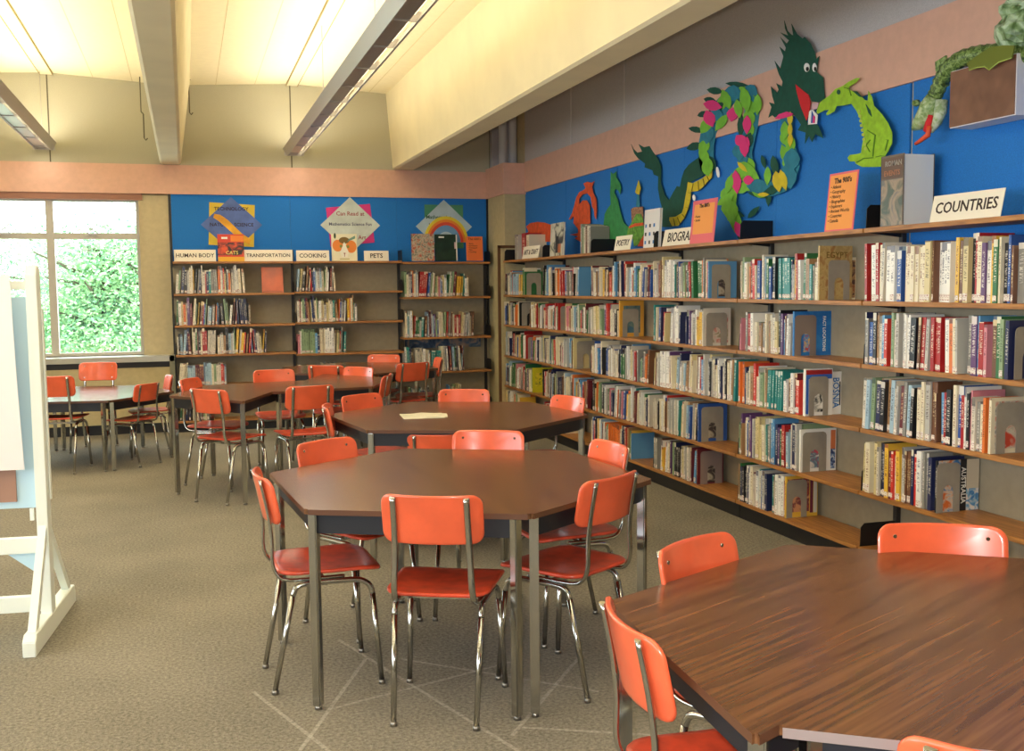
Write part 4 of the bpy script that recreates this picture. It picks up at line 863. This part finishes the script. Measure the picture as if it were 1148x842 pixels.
for i in range(len(P3) - 1):
    for k in range(4): P3f.append(P3[i].lerp(P3[i + 1], k / 4))
P3f.append(P3[-1]); n_ = len(P3f)
M_SCG = pm('crepe_green', (48, 74, 34), (104, 132, 66), (150, 176, 110), 55)
MB().tube(P3f, [(.040 if i % 2 else .034) * (1 if i < n_ * .8 else .92) for i in range(n_)], 10).build('neck', M_SCG, sd_)
hp = [s5(165, 540, 3.335), s5(140, 590, 3.33), s5(115, 640, 3.325), s5(75, 690, 3.32), s5(45, 715, 3.32)]
MB().tube(hp, [.040, .050, .046, .034, .012], 10).build('upper_head', pm('head_green', (120, 150, 90), (160, 184, 130), (190, 206, 170), 40), sd_)
MB().tube([s5(200, 560, 3.34), s5(195, 620, 3.335), s5(175, 680, 3.33), s5(145, 735, 3.325)], [.03, .028, .022, .008], 8).build('lower_jaw', pm('jaw_green', (140, 166, 120), (176, 196, 156), (200, 212, 190), 40), sd_)
MB().tube([s5(150, 640, 3.325), s5(130, 700, 3.32), s5(110, 730, 3.315)], [.022, .020, .012], 8).build('mouth_lining', M_RD, sd_)
MB().tube([s5(135, 700, 3.31), s5(125, 750, 3.305), s5(85, 780, 3.30), s5(55, 800, 3.30)], [.012, .014, .010, .007], 6).build('tongue', mat('tongue_orange', (226, 84, 50), .6), sd_)
MB().sphere(tuple(s5(60, 572, 3.33)), .02, .02, .016, jit=.1).build('nostril_horn', M_SCG, sd_)
mb = MB(); p = s5(205, 375, 3.33); mb.prism([(-.03, -.03), (.045, -.01), (.05, .035), (-.02, .05)], 0, .01, 'x', T=Matrix.Translation(p)); mb.build('crest', M_SCG, sd_)
mb = MB(); c0 = s5(640, 150, 3.36); mb.sphere(tuple(c0), .075, .11, .095, 16, 12, jit=.16); c1 = s5(600, 60, 3.34); mb.sphere(tuple(c1), .05, .06, .05, 12, 8, jit=.2); c1 = s5(585, 200, 3.36); mb.sphere(tuple(c1), .05, .06, .045, 12, 8, jit=.2)
mb.build('crumpled_back', pm('foil_green', (76, 106, 56), (140, 170, 120), (190, 214, 180), 16), sd_)
mb = MB(); x1 = 3.27
pp = [s5(a, b_, x1) for a, b_ in ((605, 252), (590, 322), (520, 345), (465, 388), (440, 370), (400, 375), (355, 390), (340, 352), (410, 300), (470, 262), (540, 252))]
mb.prism([(p.y, p.z) for p in pp], x1, x1 + .006, 'x'); mb.build('wing', mat('wing_olive', (104, 116, 30), .6), sd_)
mb = MB(); pr_ = [(590, 322), (520, 345), (465, 388), (440, 370), (400, 375), (355, 390)]
mb.tube([s5(a, b_, x1 - .001) for a, b_ in pr_], .003, 5); mb.build('wing_edge', mat('wing_edge', (170, 190, 90), .6), sd_)

# ================================================================== TABLES
S_ = .762
def trapezoid(name_lab, cx, cy, th, which, shift=(0, 0), H=.70, group=None, edge=None):
    # half hexagon; which: list of 4 vertex angles (deg, before rotation) first and last span the long side
    t = thing('trapezoid_table', name_lab, 'table', (cx + shift[0], cy + shift[1], 0), 0, group)
    V = [Vector((S_ * math.cos(math.radians(a) + th), S_ * math.sin(math.radians(a) + th))) for a in which]
    ctr = sum(V, Vector((0, 0))) / 4
    def inset(d):
        n = len(V); out = []
        for i in range(n):
            p, a, b_ = V[i], V[i - 1], V[(i + 1) % n]; e1 = (p - a).normalized(); e2 = (b_ - p).normalized()
            n1 = Vector((-e1.y, e1.x)); n2 = Vector((-e2.y, e2.x))
            if n1.dot(ctr - p) < 0: n1 = -n1
            if n2.dot(ctr - p) < 0: n2 = -n2
            k = 1 / (1 + n1.dot(n2)); out.append(p + (n1 + n2) * k * d)
        return out
    ls = V[3] - V[0]; phi = math.atan2(ls.y, ls.x); rm = Matrix.Rotation(-phi, 2)
    o = MB().prism([tuple(rm @ v) for v in inset(.0001)], H - .018, H, 'z', 0, 1).build('tabletop', [M_TABLE, edge or M_TEDGE], t); o.rotation_euler = (0, 0, phi)
    bm = bmesh.new(); bm.from_mesh(o.data)
    vs = [e for e in bm.edges if abs(e.verts[0].co.z - e.verts[1].co.z) > .01]
    bmesh.ops.bevel(bm, geom=vs, offset=.012, segments=3, affect='EDGES')
    bm.to_mesh(o.data); bm.free()
    q = inset(.035); q2 = inset(.053); mb = MB(); n = 4
    for i in range(4):
        j = (i + 1) % 4; mb.prism([tuple(q[i]), tuple(q[j]), tuple(q2[j]), tuple(q2[i])], H - .088, H - .0185, 'z')
    mb.build('apron', M_APRON, t)
    for v in inset(.030):
        d = (ctr - v).normalized() if True else 0
        ang = math.atan2((ctr - v).y, (ctr - v).x); T = Matrix.Translation((v.x, v.y, 0)) @ Matrix.Rotation(ang, 4, 'Z') @ Matrix.Translation((.006, 0, 0))
        leg = B(-.0155, .0155, -.0155, .0155, .012, H - .0185, T=T).build('leg', M_CHROME, t, .004)
        MB().tube([(v.x + math.cos(ang) * .006, v.y + math.sin(ang) * .006, 0), (v.x + math.cos(ang) * .006, v.y + math.sin(ang) * .006, .014)], .013, 10).build('glide', M_GLIDE, leg)
    return t
D2R = PI / 180
TA = (.982, 3.92, -.4454); TB = (1.468, 5.825, -.3803); TC = (1.5467, 1.7887, -.5964); TE = (1.5, 9.60, -29 * D2R); TF = (-.873, 9.46, -9 * D2R)
L1 = [300, 240, 180, 120]; L2 = [300, 0, 60, 120]
g = 'trapezoid tables paired into hexagons'
trapezoid('dark walnut trapezoid table, left half of the middle hexagon with chairs round it', *TA, L1, group=g); trapezoid('dark walnut trapezoid table, right half of the middle hexagon', *TA, L2, (.0, .0), group=g)
trapezoid('dark walnut trapezoid table under the loose paper sheet, left half', *TB, L1, group=g); trapezoid('dark walnut trapezoid table behind the middle hexagon, right half', *TB, L2, (0, 0), group=g)
trapezoid('dark walnut trapezoid table filling the lower right corner, far left half', *TC, [240, 180, 120, 60], group=g)
trapezoid('trapezoid table with pale metal edge at the bottom right picture corner', *TC, [240, 300, 0, 60], (.052, .0255), group=g, edge=mat('metal_edge', (176, 160, 158), .3, metal=.5))
# D: two halves slid against each other (seam direction 69 deg)
ad = 69 * D2R
def half_at(px, py, deg, side): return px + S_ * math.cos(ad), py + S_ * math.sin(ad)
c = half_at(.562, 7.60, 0, 0); trapezoid('dark walnut trapezoid table under the two left rear chairs, right slid half', c[0], c[1], 9 * D2R, [240, 300, 0, 60], group=g)
c = half_at(.342, 7.03, 0, 0); trapezoid('dark walnut trapezoid table left of middle with two chairs on its left', c[0], c[1], 9 * D2R, [240, 180, 120, 60], group=g)
trapezoid('dark walnut trapezoid table far back near shelves, left half', *TE, L1, group=g); trapezoid('dark walnut trapezoid table far back near rainbow poster bay, right half', *TE, L2, (0, 0), group=g)
trapezoid('low trapezoid table before the window with shiny top, right half', *TF, L2, (.002, .002), H=.57, group=g); trapezoid('low trapezoid table before the window, left half behind white easel', *TF, L1, H=.57, group=g)
mb = MB()
mb.prism([(-.13, -.10), (.10, -.12), (.135, .10), (-.11, .13)], 0, .002, 'z')
mb.prism([(-.12, -.06), (.12, -.11), (.15, .04), (.02, .14), (-.10, .08)], .0025, .004, 'z', 0)
o = mb.build('loose_papers', pm('papers_mat', (226, 222, 196), (236, 232, 210), (206, 204, 180), 8)); o.location = (1.27, 5.82, .7002)
tag(o, 'pale loose papers lying on the table behind the middle hexagon', 'paper')

# ================================================================== CHAIRS
def rrect(w, h, r, n=5):
    o = []
    for cx, cy, a0 in ((w / 2 - r, h / 2 - r, 0), (-w / 2 + r, h / 2 - r, 90), (-w / 2 + r, -h / 2 + r, 180), (w / 2 - r, -h / 2 + r, 270)):
        for k in range(n + 1):
            a = math.radians(a0 + 90 * k / n); o.append((cx + r * math.cos(a), cy + r * math.sin(a)))
    # extra points on long sides
    out = []
    for i in range(len(o)):
        a, b_ = o[i], o[(i + 1) % len(o)]; out.append(a); L = math.hypot(b_[0] - a[0], b_[1] - a[1])
        if L > .08:
            m = int(L / .04)
            for k in range(1, m): out.append((a[0] + (b_[0] - a[0]) * k / m, a[1] + (b_[1] - a[1]) * k / m))
    return out
def shell(outline, fn, th, nrm, mats):
    # concentric rings mapped by fn -> 3D, thickness along nrm
    mb = MB(); rings = [1.0, .985, .9, .72, .5, .25]; n = len(outline)
    for side in (0, 1):
        b = len(mb.v)
        for ri, k in enumerate(rings):
            for p in outline:
                q = Vector(fn(p[0] * k, p[1] * k)); off = (th / 2) if side == 0 else (-th / 2)
                if ri == 0: off *= .45
                mb.v.append(tuple(q + Vector(nrm) * off))
        mb.v.append(tuple(Vector(fn(0, 0)) + Vector(nrm) * ((th / 2) if side == 0 else -th / 2))); c = len(mb.v) - 1
        for ri in range(len(rings) - 1):
            for i in range(n):
                j = (i + 1) % n; mb.face([b + ri * n + i, b + ri * n + j, b + (ri + 1) * n + j, b + (ri + 1) * n + i], 0, None, True)
        for i in range(n): mb.face([b + 5 * n + i, b + 5 * n + (i + 1) % n, c], 0, None, True)
        if side == 0: b0 = b
        else:
            for i in range(n):
                j = (i + 1) % n; mb.face([b0 + i, b0 + j, b + j, b + i], 0, None, True)
    return mb
def smooth_path(pts, n=4):
    P = [Vector(p) for p in pts]; out = []
    for i in range(len(P) - 1):
        p0, p1, p2, p3 = P[max(i - 1, 0)], P[i], P[i + 1], P[min(i + 2, len(P) - 1)]
        for k in range(n):
            t = k / n; out.append(.5 * ((2 * p1) + (-p0 + p2) * t + (2 * p0 - 5 * p1 + 4 * p2 - p3) * t * t + (-p0 + 3 * p1 - 3 * p2 + p3) * t ** 3))
    out.append(P[-1]); return out
def make_chair():
    t = thing('chair', 'x', 'chair', (0, 0, 0), 0, 'orange school chairs')
    def sf(x, y):
        r = min(1, math.hypot(x / .185, y / .19)); z = .436 - .012 * (1 - r * r)
        if y > .10: z -= (y - .10) ** 2 * 2.2
        return (x * (1 + y * .25), y + .012, z)
    shell(rrect(.36, .37, .07), sf, .012, (0, 0, 1), None).build('seat', M_SEAT, t)
    def bf(x, z):
        zz = .6925 + z; return (x, -.197 - .20 * (zz - .61) + 1.35 * x * x, zz)
    br = shell(rrect(.335, .165, .036), bf, .012, (0, 1, 0), None).build('backrest', M_ORANGE, t)
    for s in (-1, 1):
        for zz, nm in ((.742, 0), (.640, 0)):
            y = bf(.12, zz - .6925)[1]
            MB().tube([(s * .12, y + .004, zz), (s * .12, y + .009, zz)], .0055, 8).build('screw', M_CHROME, br)
        up = smooth_path([(s * .12, -.223, .768), (s * .121, -.2015, .66), (s * .124, -.190, .56), (s * .128, -.190, .47), (s * .132, -.170, .422), (s * .137, -.13, .406), (s * .14, -.03, .404), (s * .14, .06, .404)])
        MB().tube(up, .011, 8, ry=.0065).build('backrest_upright', M_CHROME, t)
        MB().tube(smooth_path([(s * .146, -.125, .352), (s * .146, -.11, .38), (s * .147, -.07, .390), (s * .15, .06, .390), (s * .153, .115, .386), (s * .157, .148, .365), (s * .160, .158, .335)]), .0105, 8).build('seat_rail', M_CHROME, t)
        for (a, b_) in (((s * .146, -.125, .352), (s * .138, -.195, .012)), ((s * .160, .158, .335), (s * .176, .182, .012))):
            l = MB().tube([a, b_], [.0105, .0095], 8).build('leg', M_CHROME, t)
            MB().tube([(b_[0], b_[1], 0), (b_[0], b_[1], .016)], .0125, 8).build('glide', M_GLIDE, l)
    B(-.146, .146, -.02, .0, .378, .392).build('cross_bar', M_CHROME, t)
    return t
proto = make_chair(); used = [0]
def chair(mx, my, head, lab, sc_=1.0):
    """mx,my: midpoint of the backrest's top edge; head: facing direction in degrees"""
    o = proto if not used[0] else copy_tree(proto); used[0] = 1
    a = math.radians(head); o.location = (mx + math.cos(a) * .228 * sc_, my + math.sin(a) * .228 * sc_, 0); o.rotation_euler = (0, 0, a - PI / 2); o.scale = (sc_,) * 3
    o['label'] = lab
def bt(px0, py0, px1, py1, z=.775):
    d = ray((px0 + px1) / 2, (py0 + py1) / 2); p = CAM + d * ((z - CAM.z) / d.z); return p.x, p.y
def ch(px, head, lab, sc_=1.0, adj=(0, 0), z=.775):
    x, y = bt(*px, z=z); chair(x + adj[0], y + adj[1], head, lab, sc_)
ch((421, 555, 540, 557), 64.5, 'orange chair seen from behind at the front edge of the middle hexagon table')
chair(.215, 3.83, 3, 'orange chair seen from the side at the left edge of middle hexagon table')
ch((331, 497, 388, 489), -56, 'orange chair at far left edge of middle hexagon, backrest showing two dark screws')
ch((511, 481, 587, 483), -116, 'orange chair at the far edge of middle hexagon, backrest facing the camera')
ch((666, 491, 716, 501), 184, 'orange chair at right far edge of middle hexagon beside the bookcase')
ch((645, 538, 708, 525), 122, 'orange chair seen from behind at right near edge of middle hexagon', adj=(.034, -.052))
ch((374, 445, 427, 439), -56, 'orange chair at far left edge of the table with loose papers')
ch((491, 436, 551, 436), -112, 'orange chair centred at the far edge of the table with loose papers')
ch((624, 442, 661, 446), 196, 'orange chair at right end of the papers table, close to the bookcase')
ch((455, 487, 518, 488), 70, 'small orange chair with back toward camera, half hidden between the two hexagon tables', .87, z=.675)
chair(.72, 5.93, -10, 'orange chair edge-on at the left end of the papers table')
ch((728, 617, 810, 592), -62, 'pinkish orange chair at far left edge of lower right table')
chair(.80, 1.89, -6, 'pinkish orange chair seen edge-on at near left edge of lower right table')
ch((979, 585, 1126, 588), -117, 'pinkish orange chair with bright glare on backrest at far side of lower right table')
chair(1.09, 1.13, 50, 'pinkish orange chair cut off at the bottom right picture corner')
ch((208, 434, 270, 435), 45, 'orange chair seen from behind at left table, nearer of its two left chairs', adj=(-.06, -.10))
chair(-.02, 8.10, -25, 'orange chair just behind its twin at the left table, farther left one')
chair(.66, 8.72, -84, 'orange chair facing camera at the far side of left table')
ch((320, 434, 378, 431), 98, 'orange chair seen from behind at the near side of left rear table, centre')
chair(1.385, 8.70, -142, 'orange chair at right far corner of left rear table, top edge only')
chair(1.47, 7.85, 160, 'orange chair edge-on between left rear table and papers table')
chair(1.11, 8.99, 61, 'orange chair back view at near left edge of the farthest table')
chair(1.86, 10.22, -119, 'orange chair facing camera at far side of the farthest table')
chair(1.90, 8.97, 108, 'dark orange chair back view at near right edge of the farthest table')
chair(2.26, 9.50, 176, 'orange chair with glinting frame at right end of the farthest table')
chair(-1.02, 8.74, 81, 'orange chair back view at window table, right behind the white easel')
chair(-.78, 10.28, -99, 'orange chair facing camera before the window ledge')
chair(-.30, 8.98, 141, 'smaller orange chair back view at near right edge of window table', .87)
chair(-.14, 9.74, 190, 'smaller orange chair mostly hidden at the right end of window table', .87)

# ================================================================== EASEL (left foreground)
e = thing('easel', 'white wooden easel with pale blue board and flip chart, cut by left picture edge', 'easel', (-.60, 4.72, 0), -.10)
def ebox(n, *a, m=M_EASEL, bev=.002): return B(*a).build(n, m, e, bev)
W_ = 1.25
for k, x in ((0, 0), (1, -W_)):
    mb = MB(); r = .022; mb.prism([(-.035, .07), (.035, .07), (.035, 1.50), (.025, 1.53), (0, 1.54), (-.025, 1.53), (-.035, 1.50)], x - .022, x + .022, 'x'); mb.build('post', M_EASEL, e, .002)
    mb = MB(); mb.prism([(-.34, 0), (.42, 0), (.42, .05), (.40, .085), (-.31, .085), (-.34, .06)], x - .025, x + .025, 'x'); mb.build('foot', M_EASEL, e, .003)
    for s, y1 in ((-1, -.29), (1, .37)):
        mb = MB(); mb.prism([(y1 - .0, .085), (y1 - s * .05, .085), (s * .035, .40), (s * .035, .46)] if s > 0 else [(y1, .085), (-.035, .46), (-.035, .40), (y1 + .05, .085)], x - .016, x + .016, 'x'); mb.build('brace', M_EASEL, e, .001)
ebox('rail', -W_ + .022, -.022, -.02, .02, .34, .405); ebox('rail', -W_ + .022, -.022, -.02, .02, .05 + .04, .155)
ebox('top_bar', -W_ + .022, -.022, -.012, .012, 1.44, 1.475)
ebox('blue_board', -W_ + .03, -.026, .0, .014, .53, 1.41, m=M_EASELB, bev=.001)
ebox('brown_card', -W_ + .08, -.10, -.012, -.002, .56, 1.2, m=mat('card_brown', (168, 130, 112), .8), bev=.0005)
MB().prism([(-.022, .34), (-.15, .34), (-.022, .24)], -.006, .006, 'y').build('corner_gusset', M_EASELB, e)
B(-.05, -.035, -.022, -.01, .48, .53).build('clip', M_EASEL, e)
B(.024, .030, .01, .03, .56, 1.36).build('edge_strip', M_EASEL, e)
mb = MB(); nseg = 14
for i in range(nseg):
    z0 = .70 + (1.50 - .70) * i / nseg; z1 = .70 + (1.50 - .70) * (i + 1) / nseg
    y0 = -.05 - .012 * math.sin(i / nseg * 3.1) ; y1 = -.05 - .012 * math.sin((i + 1) / nseg * 3.1)
    b = len(mb.v); xr0 = -.055 - (.0 if 0 else .02 * (i / nseg)); xr1 = -.055 - .02 * ((i + 1) / nseg)
    mb.v += [(-W_ + .1, y0, z0), (xr0, y0, z0), (xr1, y1, z1), (-W_ + .1, y1, z1), (-W_ + .1, y0 + .004, z0), (xr0, y0 + .004, z0), (xr1, y1 + .004, z1), (-W_ + .1, y1 + .004, z1)]
    for q in ((0, 1, 2, 3), (7, 6, 5, 4), (1, 5, 6, 2), (0, 3, 7, 4), (0, 4, 5, 1), (3, 2, 6, 7)): mb.face([b + k for k in q])
mb.build('flip_chart_paper', M_PAPER, e)

# ================================================================== LIGHT, CAMERA
w = bpy.data.worlds.new('World'); SC.world = w; w.use_nodes = True
bg = w.node_tree.nodes['Background']; bg.inputs[0].default_value = (.84, .93, 1.0, 1); bg.inputs[1].default_value = 7.5
sun = bpy.data.lights.new('sun', 'SUN'); sun.energy = 7; sun.angle = .2; sun.color = (1, .96, .88); so_ = bpy.data.objects.new('sun', sun); C.objects.link(so_); so_.rotation_euler = (math.radians(35), 0, math.radians(20))
# daylight entering at the back window and the added side window
def portal(nm, loc, rot, a, b_):
    ld = bpy.data.lights.new(nm, 'AREA'); ld.shape = 'RECTANGLE'; ld.size = a; ld.size_y = b_; ld.cycles.is_portal = True
    lo = bpy.data.objects.new(nm, ld); C.objects.link(lo); lo.location = loc; lo.rotation_euler = rot
portal('window_portal', (-2.1, YB + .16, 1.56), (-PI / 2, 0, 0), 3.3, 1.6)
portal('added_window_portal', (XL - .21, 1.9, 1.6), (0, -PI / 2, 0), 1.5, 7.0)  # sky light through the added, unseen side window
# camera flash
fl = bpy.data.lights.new('camera_flash', 'AREA'); fl.shape = 'DISK'; fl.size = .05; fl.energy = 55; fl.color = (1, .98, .96)
fo = bpy.data.objects.new('camera_flash', fl); C.objects.link(fo); fo.location = CAM + CU * .06 - CR * .03
cam = bpy.data.cameras.new('camera'); co = bpy.data.objects.new('camera', cam); C.objects.link(co)
cam.sensor_width = 36; cam.lens = FPX / 1148 * 36; cam.clip_end = 200; cam.clip_start = .05
co.matrix_world = Matrix(((CR.x, CU.x, -CF.x, CAM.x), (CR.y, CU.y, -CF.y, CAM.y), (CR.z, CU.z, -CF.z, CAM.z), (0, 0, 0, 1)))
fo.rotation_euler = co.matrix_world.to_euler()
SC.camera = co
SC.view_settings.view_transform = 'Standard'; SC.view_settings.look = 'None'; SC.view_settings.gamma = 1; SC.view_settings.use_curve_mapping = False
SC.view_settings.exposure = 0.22
SC.cycles.use_denoising = True
SC.cycles.max_bounces = 8; SC.cycles.diffuse_bounces = 5; SC.cycles.glossy_bounces = 4
SC.cycles.sample_clamp_indirect = 6
